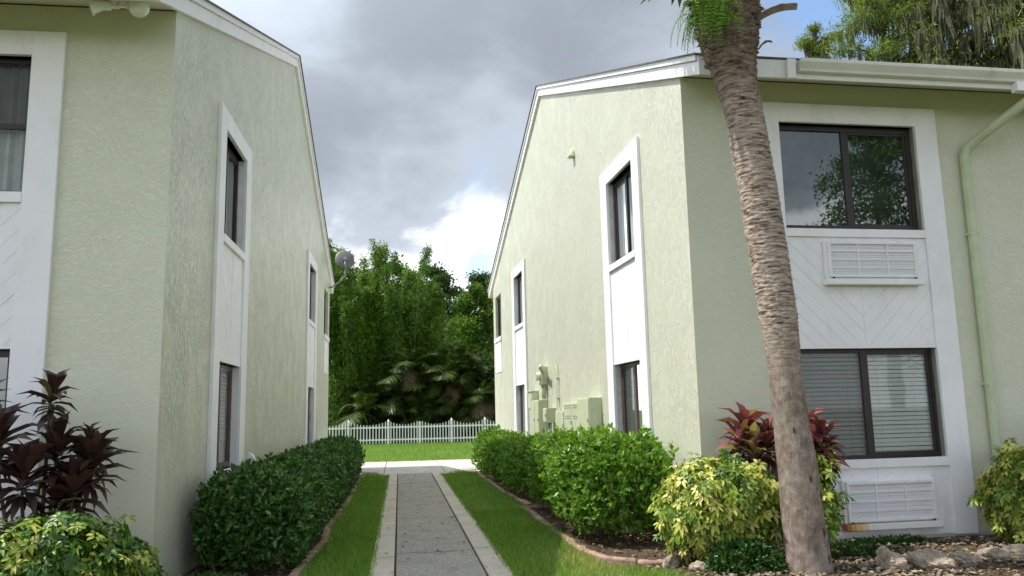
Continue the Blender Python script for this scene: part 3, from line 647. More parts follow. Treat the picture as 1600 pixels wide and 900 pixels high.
# ------------------------------------------------------------------ picket fence
FY = 43.6
FE = empty('picket_fence', (0, FY, 0), 0, 'white vinyl picket fence with dipping top across the far lawn', 'fence')
def px2x(px): return (px-622.5)/F_PX*FY/.978*.99
posts = [px2x(p) for p in (429, 488, 547, 606, 653, 701, 752, 811, 870)]
pm = MB().box(-.026, .026, -.012, .012, .06, 1.0).add([(-.026, -.012, 1.0), (.026, -.012, 1.0), (.026, .012, 1.0), (-.026, .012, 1.0), (0, -.012, 1.05), (0, .012, 1.05)], [(0, 1, 4), (2, 3, 5), (1, 2, 5, 4), (3, 0, 4, 5)]).mesh('picket', fix=False); pm.materials.append(vinyl)
for i, x in enumerate(posts):
    gate = i in (4,)
    o = MB().box(x-.055, x+.055, -.055, .055, -.05, 1.22 if not gate else 1.17).obj('post', vinyl, FE, bevel=.008)
    if not gate: MB().add([(x-.066, -.066, 1.221), (x+.066, -.066, 1.221), (x+.066, .066, 1.221), (x-.066, .066, 1.221), (x, 0, 1.34)], [(0, 1, 4), (1, 2, 4), (2, 3, 4), (3, 0, 4), (3, 2, 1, 0)]).obj('post_cap', vinyl, o)
    if i+1 < len(posts):
        x1 = posts[i+1]
        for z in (.22, .86): MB().box(x+.055, x1-.055, -.02, .02, z, z+.08).obj('rail', vinyl, FE)
        n = 10 if x1-x < 1.8 else 12
        for k in range(n):
            t = (k+.5)/n; o = link('picket', pm, FE); o.location = (x+.065+(x1-x-.13)*t, -.034, 0); hz = 1.0+.19*(2*t-1)**2; o.scale = (1, 1, hz/1.0)

# ------------------------------------------------------------------ shrubs
def lump(P, k, seed):
    r = np.zeros(len(P)); g = np.random.default_rng(seed)
    for i in range(6):
        w_ = g.normal(size=3)*k*(1+.5*i); r += np.sin(P@w_+g.random()*6.28)/(1+.5*i)
    return r/2.6
def superpts(n, c, h, ex, seed, amp=.07, kf=3.0, zlow=-.9):
    """points on a lumpy super-ellipsoid with outward directions"""
    d = rng.normal(size=(int(n*2.2), 3)); h = np.array(h)
    q = d/np.linalg.norm(d/1.0, axis=1, keepdims=True)
    r = (np.abs(q)**ex).sum(1)**(-1/ex); S = q*r[:, None]
    # area weighting towards flat sides is close enough for foliage
    S = S[S[:, 2] > zlow][:n]; nr = unit(np.sign(S)*np.abs(S)**(ex-1)/h)
    P = S*h; P = P*(1+amp*lump(P, kf, seed)[:, None]); return P+np.array(c), nr
def stems(name, c, zt, n, spread, m, parent, r=.015):
    b = MB()
    for i in range(n):
        a = random.uniform(0, 6.28); q = random.uniform(.2, 1)*spread
        p0 = Vector((c[0]+random.uniform(-.3, .3)*spread, c[1]+random.uniform(-.3, .3)*spread, -.03)); p2 = Vector((c[0]+q*math.cos(a), c[1]+q*math.sin(a), zt*random.uniform(.7, 1)))
        b.tube([p0, (p0+p2)/2+Vector((random.uniform(-.05, .05), random.uniform(-.05, .05), .05)), p2], [r, r*.8, r*.4], 5)
    return b.obj(name, m, parent)
def shrub(name, c, h, n, m, label, cat, group, size=.075, ex=3.2, seed=1, amp=.07, inner=.22, shape='oval', clusters=5, kf=3.0):
    S_ = empty(name, (c[0], c[1], 0), 0, label, cat, group); base = np.array([0, 0, c[2]])
    k = clusters; nb = n//k
    P, N = superpts(nb, base, h, ex, seed, amp, kf)
    dep = rng.random(len(P))**1.6*inner
    P = P-N*dep[:, None]+rng.normal(size=P.shape)*.012
    sh = rng.random(len(P)) < .10; P[sh] += N[sh]*rng.uniform(.03, .11, (sh.sum(), 1))+np.array([0, 0, .03])
    ax = unit(N*.8+rng.normal(size=N.shape)*.55+np.array([0, 0, .45]))
    out = []
    for j in range(k):
        A = unit(ax*.75+rng.normal(size=N.shape)*.75); U = unit(ax+rng.normal(size=N.shape)*.5)
        q = P+ax*rng.uniform(-.03, .03, (len(P), 1)); s_ = size*rng.uniform(.6, 1.2, len(P))
        t = np.clip(rng.beta(2, 2.4, len(P))+sh*.25+rng.normal(size=len(P))*.05, 0, 1)
        out.append(leaves(q, A, U, s_, shape, t))
    leaf_obj('foliage', out, m, S_)
    stems('stem', (0, 0), c[2]+h[2]*.5, 14, min(h[0], h[1])*.8, stem_m, S_)
    return S_
hg = 'clipped bushes along the right wall'
# left hedge: a run of bushes clipped into one long hedge
HL = empty('clipped_hedge', (-1.5, 8.6, 0), 0, 'long dark green clipped hedge along the left wall', 'hedge')
out = []; yy = 9.15; i = 0
while yy < 21.4:
    near = yy < 13; n = 2300 if near else (1500 if yy < 17 else 1100); k = 5
    hx = .54+.04*math.sin(i*1.9); P, N = superpts(n, (0, yy-8.6, .50), (hx, .72, .46+.045*math.sin(i*2.3+.5)), 3.4, 40+i, .075, 3.2)
    P = P-N*(rng.random(len(P))**1.6*.22)[:, None]+rng.normal(size=P.shape)*.012
    sh = rng.random(len(P)) < .08; P[sh] += N[sh]*rng.uniform(.02, .09, (sh.sum(), 1))
    ax = unit(N*.8+rng.normal(size=N.shape)*.55+np.array([0, 0, .45]))
    for j in range(k):
        A = unit(ax*.75+rng.normal(size=N.shape)*.75); U = unit(ax+rng.normal(size=N.shape)*.5)
        out.append(leaves(P+ax*rng.uniform(-.03, .03, (len(P), 1)), A, U, (.072 if near else .085)*rng.uniform(.6, 1.2, len(P)), 'oval', np.clip(rng.beta(2, 2.6, len(P))+sh*.2, 0, 1)))
    yy += .98; i += 1
leaf_obj('foliage', out, hedge_m, HL)
b = MB()
for k in range(60):
    y0 = random.uniform(.3, 12.6); x0 = random.uniform(-.3, .35)
    b.tube([(x0, y0, -.03), (x0+random.uniform(-.1, .1), y0+random.uniform(-.1, .1), .3), (x0+random.uniform(-.2, .2), y0+random.uniform(-.25, .25), .7)], [.016, .012, .006], 5)
b.obj('stem', stem_m, HL)
shrub('clipped_bush', (2.62, 10.15, .66), (.66, 1.0, .56), 15000, hedge_b, 'large glossy green bush, nearest of the bushes along the right wall', 'bush', hg, .085, 3.0, 11, .08)
shrub('clipped_bush', (2.60, 12.55, .62), (.52, 1.15, .55), 10000, hedge_b, 'bright green bush directly behind the large front bush', 'bush', hg, .085, 3.0, 12, .08)
shrub('clipped_bush', (2.52, 15.6, .54), (.50, 1.35, .48), 9000, hedge_b, 'clipped bush below the electric cabinets, in shade', 'bush', hg, .085, 3.2, 13, .07)
shrub('clipped_bush', (2.46, 18.3, .56), (.46, 1.1, .50), 7000, hedge_b, 'rounded bush second from the far end of the right row', 'bush', hg, .09, 2.8, 14, .08)
shrub('clipped_bush', (2.40, 20.9, .56), (.46, .95, .53), 6500, hedge_b, 'rounded bush at the far end of the right row by the cross walk', 'bush', hg, .09, 2.6, 15, .09)

# variegated bushes: rosettes of drooping leaflets
def rosette_bush(c, h, n, label, size=.070, seed=3, yel=.0):
    S_ = empty('variegated_bush', (c[0], c[1], 0), 0, label, 'bush', 'variegated yellow bushes')
    P, N = superpts(n, (0, 0, c[2]), h, 2.5, seed, .27, 5.0); P = P-N*(rng.random(len(P))**1.3*.26)[:, None]+rng.normal(size=P.shape)*.04; sh = rng.random(len(P)) < .12; P[sh] += (N[sh]*.6+np.array([0, 0, .5]))*rng.uniform(.03, .12, (sh.sum(), 1))
    ax = unit(N+np.array([0, 0, .5])+rng.normal(size=N.shape)*.55); e1 = unit(np.cross(ax, rng.normal(size=N.shape))); e2 = np.cross(ax, e1)
    out = []; base = np.clip(rng.beta(1.6, 1.6, len(P))+yel+.18*lump(P, 5, seed+9), 0, 1); k = 7; ph = rng.random(len(P))*6.28; ss = size*rng.uniform(.7, 1.25, len(P))
    for j in range(k):
        t = ph+6.283*j/k; r = e1*np.cos(t)[:, None]+e2*np.sin(t)[:, None]
        A = unit(r+ax*.15+rng.normal(size=r.shape)*.12); out.append(leaves(P+r*.012, A, ax, ss*rng.uniform(.8, 1.15, len(P)), 'oval', np.clip(base+rng.normal(size=len(P))*.13, 0, 1), curl=rng.uniform(.15, .5, len(P))))
    leaf_obj('foliage', out, croton_m, S_); stems('stem', (0, 0), c[2]+h[2]*.4, 12, min(h[0], h[1])*.7, stem_m, S_); return S_
rosette_bush((3.24, 8.12, .55), (.54, .42, .44), 3600, 'yellow variegated bush left of the palm trunk', seed=21, yel=.02)
rosette_bush((4.24, 8.22, .55), (.30, .30, .40), 1400, 'yellow variegated bush right of the palm trunk', seed=22)
rosette_bush((6.92, 8.12, .52), (.52, .42, .46), 3000, 'yellow variegated bush below the downspout at the right edge', .072, 23, .04)
rosette_bush((-2.62, 6.75, .44), (.60, .42, .36), 2800, 'mostly green variegated bush in the bottom left corner', .07, 24, -.24)
rosette_bush((-2.12, 7.15, .17), (.28, .26, .15), 330, 'low green bush between corner bush and left hedge', .062, 25, -.30)

# cordylines: strap leaves in rosettes on canes
def cordyline(loc, heads, m, label, nl=38, ls=.40, e0=74, e1=112):
    S_ = empty('cordyline_plant', loc, 0, label, 'plant', 'burgundy cordyline plants'); out = []; b = MB()
    for (dx, dy, z, sc) in heads:
        top = Vector((dx, dy, z)); b.tube([(dx*.35, dy*.35, -.03), (dx*.7, dy*.7, z*.5), top-Vector((0, 0, .25*sc)), top], [.018, .016, .013, .010], 6)
        n = int(nl*sc**.5); i = np.arange(n); az = i*2.4+random.random()*6; q = i/n
        elv = R_(e0)-q*R_(e1)+rng.normal(size=n)*.12
        A = np.stack([np.cos(az)*np.cos(elv), np.sin(az)*np.cos(elv), np.sin(elv)], 1); P = np.array(top)[None]-np.stack([0*q, 0*q, q*.26*sc], 1)
        U = unit(np.array([0, 0, 1.])[None]-A*A[:, 2:3]+rng.normal(size=A.shape)*.15)
        t = np.clip(.25+.35*(1-q)+rng.normal(size=n)*.2+(rng.random(n) < .14)*.4, 0, 1)
        out.append(leaves(P, A, U, ls*sc*rng.uniform(.7, 1.1, n)*(.6+.4*np.sin(np.pi*np.clip(q+.25, 0, 1))), 'strap', t, curl=rng.uniform(.12, .38, n)))
    leaf_obj('foliage', out, m, S_); b.obj('cane', stem_m, S_); return S_
cordyline((-2.85, 7.12, 0), [(.03, -.05, 1.80, .7), (-.50, .0, 1.72, .9), (-.30, -.15, 1.48, 1.0), (.10, -.05, 1.38, .95), (.34, .05, 1.26, .95), (-.05, -.25, 1.20, 1.0), (.28, -.15, 1.06, .9), (-.58, -.1, 1.22, .9), (.16, .0, .95, .9), (.30, .1, 1.36, .8)], ti_m, 'dark burgundy cordyline against the left front wall', 36, .44)
cordyline((3.80, 8.34, 0), [(-.10, 0, 1.36, .95), (-.22, -.08, 1.24, .9), (.08, -.1, 1.24, .9), (-.10, -.14, 1.12, .9)], ti_b, 'pink and burgundy cordyline just left of the palm trunk', 36, .46, 66, 95)
cordyline((4.44, 8.40, 0), [(-.10, 0, 1.36, .9), (.12, -.04, 1.26, .9), (-.05, -.12, 1.22, .9), (.08, -.1, 1.10, .85)], ti_b, 'pink and burgundy cordyline just right of the palm trunk', 36, .46, 66, 95)
cordyline((7.75, 8.45, 0), [(-.12, 0, 1.22, .9), (.2, 0, 1.1, .9)], ti_m, 'dark cordyline half hidden at the right picture edge', 40, .38)

# ------------------------------------------------------------------ palm
PB = Vector((3.76, 7.50, 0))
PT = empty('palm_tree', PB, 0, 'leaning palm with ringed trunk in front of the right building', 'palm tree')
prof = [(-.05, .08, .240), (.13, .075, .222), (.5, .066, .212), (.95, .051, .202), (1.4, .030, .182), (1.72, .012, .172), (1.95, .006, .170), (2.13, .003, .182), (2.35, -.008, .192), (2.7, -.028, .199), (3.1, -.056, .204), (3.93, -.128, .208), (4.54, -.185, .206), (4.85, -.235, .214), (5.16, -.285, .24), (5.45, -.298, .31), (5.8, -.29, .34), (6.3, -.28, .27)]
pz = np.array([p[0] for p in prof]); pxs = np.array([p[1] for p in prof]); pr_ = np.array([p[2] for p in prof])
nz, na = 520, 56; Z = np.linspace(-.05, 6.3, nz); TH = np.linspace(0, 2*np.pi, na, endpoint=False)
gz, gt = np.meshgrid(Z, TH, indexing='ij')
def fn(a, b, s):
    g = np.random.default_rng(s); r = np.zeros_like(a)
    for i in range(9): w1 = g.integers(1, 7); r += np.sin(a*g.uniform(2, 14)+b*w1+g.random()*6.28)/(1+.3*i)
    return r/4
ringz = gz*1.0+.030*fn(gz*.8, gt, 5)+.012*fn(gz*5, gt*3, 6); upper = np.clip((gz-1.9)/.5, 0, 1); saw = (ringz/.041) % 1.0; gate = np.clip(.55+.9*fn(gz*2.2, gt*2, 15), .1, 1.2)
disp = upper*(.016*(saw-.5)*gate+.006*fn(gz*9, gt*4, 8)+.004*rng.normal(size=gz.shape))+(1-upper)*.006*fn(gz*1.5, gt*3, 9)+.006*fn(gz, gt, 3)
disp += np.where(gz > 4.75, .026*np.abs(fn(gz*9, gt*3, 12)+.5*rng.normal(size=gz.shape))*np.clip((gz-4.85)/.4, 0, 1)*1.6, 0)
rad = np.interp(gz, pz, pr_)*.93+disp
X_ = np.interp(gz, pz, pxs)+.02+rad*np.cos(gt); Y_ = .03*gz+rad*np.sin(gt)
V = np.stack([X_, Y_, gz], -1).reshape(-1, 3); ii, jj = np.meshgrid(np.arange(nz-1), np.arange(na), indexing='ij'); j2 = (jj+1) % na
F = np.stack([ii*na+jj, ii*na+j2, (ii+1)*na+j2, (ii+1)*na+jj], -1).reshape(-1, 4)
trunk_m, nt_, b_ = newmat('palm_trunk')
co = objco(nt_); sz = node(nt_, 'ShaderNodeSeparateXYZ', {0: co}).outputs[2]
up = node(nt_, 'ShaderNodeMapRange', {0: sz, 1: 1.7, 2: 2.5}).outputs[0]; upp = node(nt_, 'ShaderNodeMapRange', {0: node(nt_, 'ShaderNodeMath', {0: sz, 1: noise(nt_, co, 6, 4, .6)}, operation='ADD').outputs[0], 1: 4.9, 2: 5.6}).outputs[0]
hn = noise(nt_, objco(nt_, (1.6, 1.6, 11)), 4.2, 8, .72, 'FBM', .4); vn = noise(nt_, objco(nt_, (9, 9, 1.6)), 5, 8, .72)
ch = ramp(nt_, hn, [(.38, (.045, .03, .025)), (.46, (.29, .22, .18)), (.58, (.52, .43, .365))]); cv = mixc(nt_, .62, ramp(nt_, vn, [(.32, (.08, .06, .05)), (.5, (.23, .18, .15)), (.66, (.36, .29, .25))]), ramp(nt_, noise(nt_, co, 9, 8, .72), [(.34, (.06, .047, .038)), (.5, (.225, .178, .145)), (.64, (.42, .35, .30))]))
pn = node(nt_, 'ShaderNodeMapRange', {0: noise(nt_, co, 2.6, 5, .65), 1: .5, 2: .7, 3: 0, 4: .55}).outputs[0]
cc = mixc(nt_, pn, mixc(nt_, up, cv, ch), (.36, .33, .29)); cc = mixc(nt_, upp, cc, mixc(nt_, .5, ch, (.06, .035, .022), 'MIX'))
nt_.links.new(cc, b_.inputs['Base Color']); b_.inputs['Roughness'].default_value = .9; b_.inputs['Specular IOR Level'].default_value = .15
hh = mixc(nt_, up, vn, hn); bump(nt_, b_, hh, .8, .02)
link('trunk', arr_mesh('trunk', V, F, smooth=True), PT, trunk_m)
# pits in the lower trunk
for (t, z, s_) in ((-1.05, .36, .034), (-1.45, .86, .024), (-.85, .70, .03), (-1.95, 1.32, .02), (-.95, .12, .03)):
    r = np.interp(z, pz, pr_)*.93; x = np.interp(z, pz, pxs)+.02+r*math.cos(t); y = .03*z+r*math.sin(t); V, F = ball(s_, 10, 6, (x, y, z), (.5, .3, 1.35)); V = [(a_+random.uniform(-.006, .006), b_2, c_+random.uniform(-.008, .008)) for a_, b_2, c_ in V]; MB().add(V, F).obj('bark_scar', simple('bark_scar', (.06, .045, .038), .95, .3, 20) if 'bark_scar' not in MATS else MATS['bark_scar'], PT, smooth=True)
# old leaf bases
for k in range(60):
    az = k*2.4; z0 = 5.14+.0155*k; x0 = np.interp(z0, pz, pxs); r = np.interp(z0, pz, pr_)
    d = Vector((math.cos(az), math.sin(az), 0)); side = Vector((-d.y, d.x, 0)); L = random.uniform(.05, .12)+.16*max(0, (z0-5.45)); c0 = Vector((x0, .03*z0, z0))+d*(r*.75); up_ = random.uniform(.35, 1.0)
    wd = random.uniform(.5, 1.0); pts = [(0, .09*wd, 0), (.4, .08*wd, .25), (.8, .06*wd, .55), (1.0, .035*wd, .8)]; V = []
    for (q, wv, lift) in pts:
        c1 = c0+d*(L*q)+Vector((0, 0, L*lift*up_)); V += [c1-side*wv+Vector((0, 0, .012)), c1+Vector((0, 0, -.018)), c1+side*wv+Vector((0, 0, .012)), c1+Vector((0, 0, .02))]
    F = [(4*i+j, 4*i+(j+1) % 4, 4*i+4+(j+1) % 4, 4*i+4+j) for i in range(3) for j in range(4)]+[(3, 2, 1, 0), (12, 13, 14, 15)]
    MB().add(V, F).obj('leaf_base', husk_m, PT)
def husk(p0, p1, w0, w1, th):
    p0, p1 = Vector(p0), Vector(p1); d = (p1-p0).normalized(); s_ = d.cross(Vector((0, 0, 1))).normalized(); V = []; n = 7
    for i in range(n):
        t = i/(n-1); c1 = p0+(p1-p0)*t+Vector((0, 0, .04*math.sin(t*3))); ww = (w0+(w1-w0)*t)*(1+.25*math.sin(i*2.7)); V += [c1-s_*ww+Vector((0, 0, -th*.4)), c1+Vector((0, 0, -th)), c1+s_*ww, c1+Vector((0, 0, th*.5))]
    F = [(4*i+j, 4*i+(j+1) % 4, 4*i+4+(j+1) % 4, 4*i+4+j) for i in range(n-1) for j in range(4)]+[(3, 2, 1, 0), tuple(range(4*n-4, 4*n))]
    MB().add(V, F).obj('dry_leaf_base', husk_m, PT)
husk((-.06, -.12, 5.56), (.37, -.12, 5.70), .10, .03, .055); husk((-.52, -.1, 5.60), (-.86, -.12, 5.66), .10, .05, .045); husk((-.5, -.16, 5.5), (-.74, -.18, 5.54), .08, .03, .035)
husk((-.05, -.05, 5.24), (.08, -.1, 5.29), .045, .012, .014)
# crown of fan fronds above the picture
def fan(root, az, elv, L):
    d = Vector((math.cos(az)*math.cos(elv), math.sin(az)*math.cos(elv), math.sin(elv))); tip = root+d*L
    MB().tube([root, root+d*L*.5+Vector((0, 0, .05)), tip], [.03, .022, .014], 6).obj('petiole', husk_m, PT)
    s_ = d.cross(Vector((0, 0, 1))).normalized(); u_ = s_.cross(d); n = 34; th = np.linspace(-2.2, 2.2, n)
    A = np.array([list(d*math.cos(t)+s_*math.sin(t)+u_*.12) for t in th]); P = np.repeat(np.array([list(tip)]), n, 0)
    return leaves(P, A, np.repeat(np.array([list(u_)]), n, 0), rng.uniform(.75, .95, n), 'lance', rng.random(n)*.8, curl=rng.uniform(.1, .35, n))
root = Vector((-.28, .19, 6.2))
leaf_obj('crown', [fan(root, k*2.4, R_(75-2.6*k), random.uniform(1.1, 1.5)) for k in range(20)], palm_l, PT)
# fern growing out of the leaf bases
FN = empty('hanging_fern', PB+Vector((-.56, -.16, 5.50)), 0, 'bright green fern hanging from the top of the palm trunk', 'fern'); out = []; b = MB()
for k in range(62):
    az = random.uniform(R_(120), R_(285)); L = random.uniform(.22, .50); rt = Vector((random.uniform(-.16, .18), random.uniform(-.10, .02), random.uniform(-.10, .12))); n_ = 18
    pts = [rt+Vector((math.cos(az)*L*.85*math.sin(t*1.5), math.sin(az)*L*.4*math.sin(t*1.5), .10*math.sin(t*3.0)-L*.85*t*t)) for t in np.linspace(0, 1, n_)]
    b.tube(pts[::2], .003, 4, False)
    for i in range(1, n_):
        dd = (pts[i]-pts[i-1]).normalized(); s_ = dd.cross(Vector((math.cos(az), math.sin(az), .3))).normalized(); nn = s_.cross(dd); sz_ = .075*(1-.7*(i/n_)**2)
        A = np.array([list(s_+dd*.45), list(-s_+dd*.45)]); P = np.array([list(pts[i])]*2); out.append(leaves(P, A, np.array([list(nn)]*2), sz_, 'lance', rng.random(2)))
leaf_obj('foliage', out, fern_m, FN); b.obj('stem', fern_m, FN)

# ------------------------------------------------------------------ ground detail
def inpoly(P, poly):
    x, y = P[:, 0], P[:, 1]; r = np.zeros(len(P), bool); n = len(poly)
    for i in range(n):
        x0, y0 = poly[i]; x1, y1 = poly[(i+1) % n]
        c = ((y0 > y) != (y1 > y)) & (x < (x1-x0)*(y-y0)/(y1-y0+1e-9)+x0); r ^= c
    return r
def scatter(poly, n, ylim=None):
    a = np.array(poly); lo, hi = a.min(0), a.max(0)
    if ylim: lo[1], hi[1] = max(lo[1], ylim[0]), min(hi[1], ylim[1])
    P = lo+(hi-lo)*rng.random((n, 2)); return P[inpoly(P, poly)]
def grass(name, poly, n, ylim, size, label, dry=None, z=.003):
    p = scatter(poly, n, ylim); k = len(p)
    if dry is not None: dm = dry(p)
    else: dm = np.zeros(k)
    patch = lump(np.c_[p, 0*p[:, 0]], 1.6, 77); keep = rng.random(k) > np.clip(-.2-patch, 0, .8); p = p[keep]; dm = dm[keep]; patch = patch[keep]; k = len(p)
    A = rdir(k)*.42+np.array([0, 0, 1]); t = np.clip(rng.beta(2, 2.5, k)*.85+.10*patch+(rng.random(k) < .04+dm)*.5, 0, 1)
    o = leaf_obj(name, [leaves(np.c_[p, np.full(k, z)], A, rdir(k), size*rng.uniform(.5, 1.25, k), 'blade', t, curl=rng.uniform(0, .35, k))], grass_m); tag(o, label, 'grass', kind='stuff')
bpoly = lawn_polys['b']
edge = lambda x, w: [(x-w, 6.6), (x+w, 6.6), (x+w, 21), (x-w, 21)]
grass('grass', edge(-.30, .05), 5200, None, .085, 'grass blades spilling over the left path border'); grass('grass', edge(1.09, .05), 5200, None, .085, 'grass blades spilling over the right path border')
dryf = lambda p: .6*np.exp(-(((p[:, 0]-1.95)/.45)**2+((p[:, 1]-8.3)/.9)**2))+.12*(lump(np.c_[p, 0*p[:, 0]], 3, 5) > .35)
grass('grass', lawn_polys['a'], 26000, (6.5, 13), .085, 'shaded grass strip between left edging and path'); grass('grass', lawn_polys['a'], 14000, (13, 22.5), .10, 'far end of the grass strip left of the path')
grass('grass', bpoly, 75000, (6.8, 13), .085, 'grass strip between path and right edging, dry near the front', dryf); grass('grass', bpoly, 22000, (13, 22.5), .10, 'far end of the grass strip right of the path')
grass('grass', [(-5.5, 27.4), (9, 27.4), (9, 43.5), (-5.5, 43.5)], 70000, None, .12, 'sunlit lawn between cross walk and picket fence')
# litter and pebbles
def pebbles(name, poly, n, size, label, z=.01):
    p = scatter(poly, n); p = p[rng.random(len(p)) > np.clip(.35-lump(np.c_[p, 0*p[:, 0]], 2.5, 9), 0, .93)*.8]; k = len(p); T = np.array([(1, 0, 0), (0, 1, 0), (-1, 0, 0), (0, -1, 0), (0, 0, 1), (0, 0, -1), (.72, .72, .3), (-.72, .72, .35), (-.72, -.72, .3), (.72, -.72, .35)], float)
    F = np.array([(0, 6, 4), (6, 1, 4), (1, 7, 4), (7, 2, 4), (2, 8, 4), (8, 3, 4), (3, 9, 4), (9, 0, 4), (0, 5, 6), (6, 5, 1), (1, 5, 7), (7, 5, 2), (2, 5, 8), (8, 5, 3), (3, 5, 9), (9, 5, 0)])
    a = rng.random(k)*6.28; s_ = size*rng.uniform(.4, 1.3, k)**1.3; sc = rng.uniform(.6, 1.2, (k, 3))*np.array([1, 1, .6]); W = T[None]*sc[:, None]*rng.uniform(.8, 1.2, (k, len(T), 1))
    x = W[:, :, 0]*np.cos(a)[:, None]-W[:, :, 1]*np.sin(a)[:, None]; y = W[:, :, 0]*np.sin(a)[:, None]+W[:, :, 1]*np.cos(a)[:, None]
    V = np.stack([x*s_[:, None]+p[:, :1], y*s_[:, None]+p[:, 1:], W[:, :, 2]*s_[:, None]+z+rng.random((k, 1))*.012], -1).reshape(-1, 3)
    o = link(name, arr_mesh(name, V, (F[None]+np.arange(k)[:, None, None]*len(T)).reshape(-1, 3), np.repeat(np.clip(rng.beta(2, 2, k), 0, 1), len(T)), True), None, pebble_m); tag(o, label, 'pebbles', kind='stuff')
front = [(2.3, 8.0), (2.6, 7.6), (3.4, 6.6), (8.4, 6.6), (8.4, 8.75), (3.2, 8.75)]
pebbles('pebbles', front, 5200, .027, 'tan pebbles strewn over the bed before the right building')
def litter(name, poly, n, size, label):
    p = scatter(poly, n); k = len(p); o = leaf_obj(name, [leaves(np.c_[p, rng.uniform(.008, .03, k)], rdir(k)*np.array([1, 1, .25]), np.array([0, 0, 1.])+rdir(k)*.5, size*rng.uniform(.5, 1.3, k), 'oval')], litter_m); tag(o, label, 'leaf litter', kind='stuff')
litter('leaf_litter', front, 3000, .055, 'brown fallen leaves among the pebbles'); litter('leaf_litter', [(2.0, 8.4), (3.3, 8.4), (3.2, 22), (2.0, 22)], 3500, .06, 'brown fallen leaves under the right bushes')
litter('leaf_litter', [(-2.1, 6.5), (-1.0, 6.5), (-1.0, 21), (-2.1, 21)], 2200, .06, 'brown fallen leaves under the left hedge')
litter('leaf_litter', [(-.3, 6.5), (1.09, 6.5), (1.09, 21.5), (-.3, 21.5)], 110, .05, 'few dry leaves lying on the path')
for o_ in [o for o in COL.objects if o.name.startswith('leaf_litter') and o.get('label', '').startswith('few')]: o_.location.z = .028
# rocks
def rock(x, y, r, sc, label, seed):
    g = np.random.default_rng(seed); V, F = ball(1, 44, 28); V = np.array(V); pl = unit(g.normal(size=(13, 3)))
    for q in pl: t = V@q; V -= np.clip(t-g.uniform(.6, .92), 0, None)[:, None]*q*.8
    V *= (1+.16*lump(V, 2.5, seed+5)+.10*lump(V, 6, seed)+.06*lump(V, 15, seed+1)-.06*np.abs(lump(V, 9, seed+3)))[:, None]; V = V*np.array(sc)*r
    o = MB().add(V.tolist(), F).obj('rock', rock_m, None, smooth=False); o.location = (x, y, r*sc[2]*.35); o.rotation_euler = (0, 0, g.random()*6.28); tag(o, label, 'rock', 'rocks along the front bed')
rock(4.62, 7.36, .17, (1.1, .8, .85), 'pale limestone rock right of the palm base', 1); rock(5.0, 7.32, .20, (1.1, .8, .8), 'mossy brown rock, largest of the row right of the palm', 2)
rock(5.40, 7.42, .15, (1.3, .8, .7), 'flat pale rock right of the mossy one', 3); rock(5.80, 7.5, .14, (1.2, .9, .8), 'purplish rock in front of the lower air conditioner', 4); rock(6.2, 7.62, .13, (1.3, .9, .7), 'rounded pale rock before the right edge bush', 5)
rock(2.66, 8.02, .11, (1.2, .8, .8), 'small pink rock at the end of the curved edging', 6); rock(2.86, 7.72, .085, (1.2, .9, .8), 'small pale stone near the ground cover', 7); rock(6.6, 7.5, .14, (1.2, .9, .7), 'small rock at the bottom right corner', 8)
# ground cover with white flowers
def cover(c, h, n, label, seed, flowers):
    S_ = empty('flowering_ground_cover', (c[0], c[1], 0), 0, label, 'ground cover', 'low flowering plants'); P, N = superpts(n, (0, 0, .0), h, 2.0, seed, .2, 6, .0); P -= N*(rng.random(len(P))*.12)[:, None]
    leaf_obj('foliage', [leaves(P, unit(N+rdir(len(P))*.9), rdir(len(P), .8), rng.uniform(.03, .06, len(P)), 'oval') for _ in range(3)], cover_m, S_)
    for k in range(flowers):
        i = random.randrange(len(P)); b = MB(); c0 = Vector(P[i])+Vector(N[i])*.03
        for j in range(5): t = j*1.2566; b.add([c0, c0+Vector((.014*math.cos(t-.5), .014*math.sin(t-.5), .006)), c0+Vector((.022*math.cos(t), .022*math.sin(t), .004)), c0+Vector((.014*math.cos(t+.5), .014*math.sin(t+.5), .006))], [(0, 1, 2, 3)])
        b.obj('flower', flower_m, S_, fix=False)
cover((3.28, 7.66, 0), (.42, .26, .30), 1700, 'green ground cover with tiny white flowers left of the palm base', 31, 16)
cover((-1.65, 7.75, 0), (.42, .45, .16), 1300, 'low shaded ground cover with white flowers below the left hedge', 32, 12)
cover((4.75, 8.05, 0), (.40, .16, .09), 500, 'low green weeds on the pebbles right of the palm', 33, 0); cover((5.3, 8.62, 0), (.7, .10, .10), 500, 'thin weeds along the foot of the white panel', 34, 0)

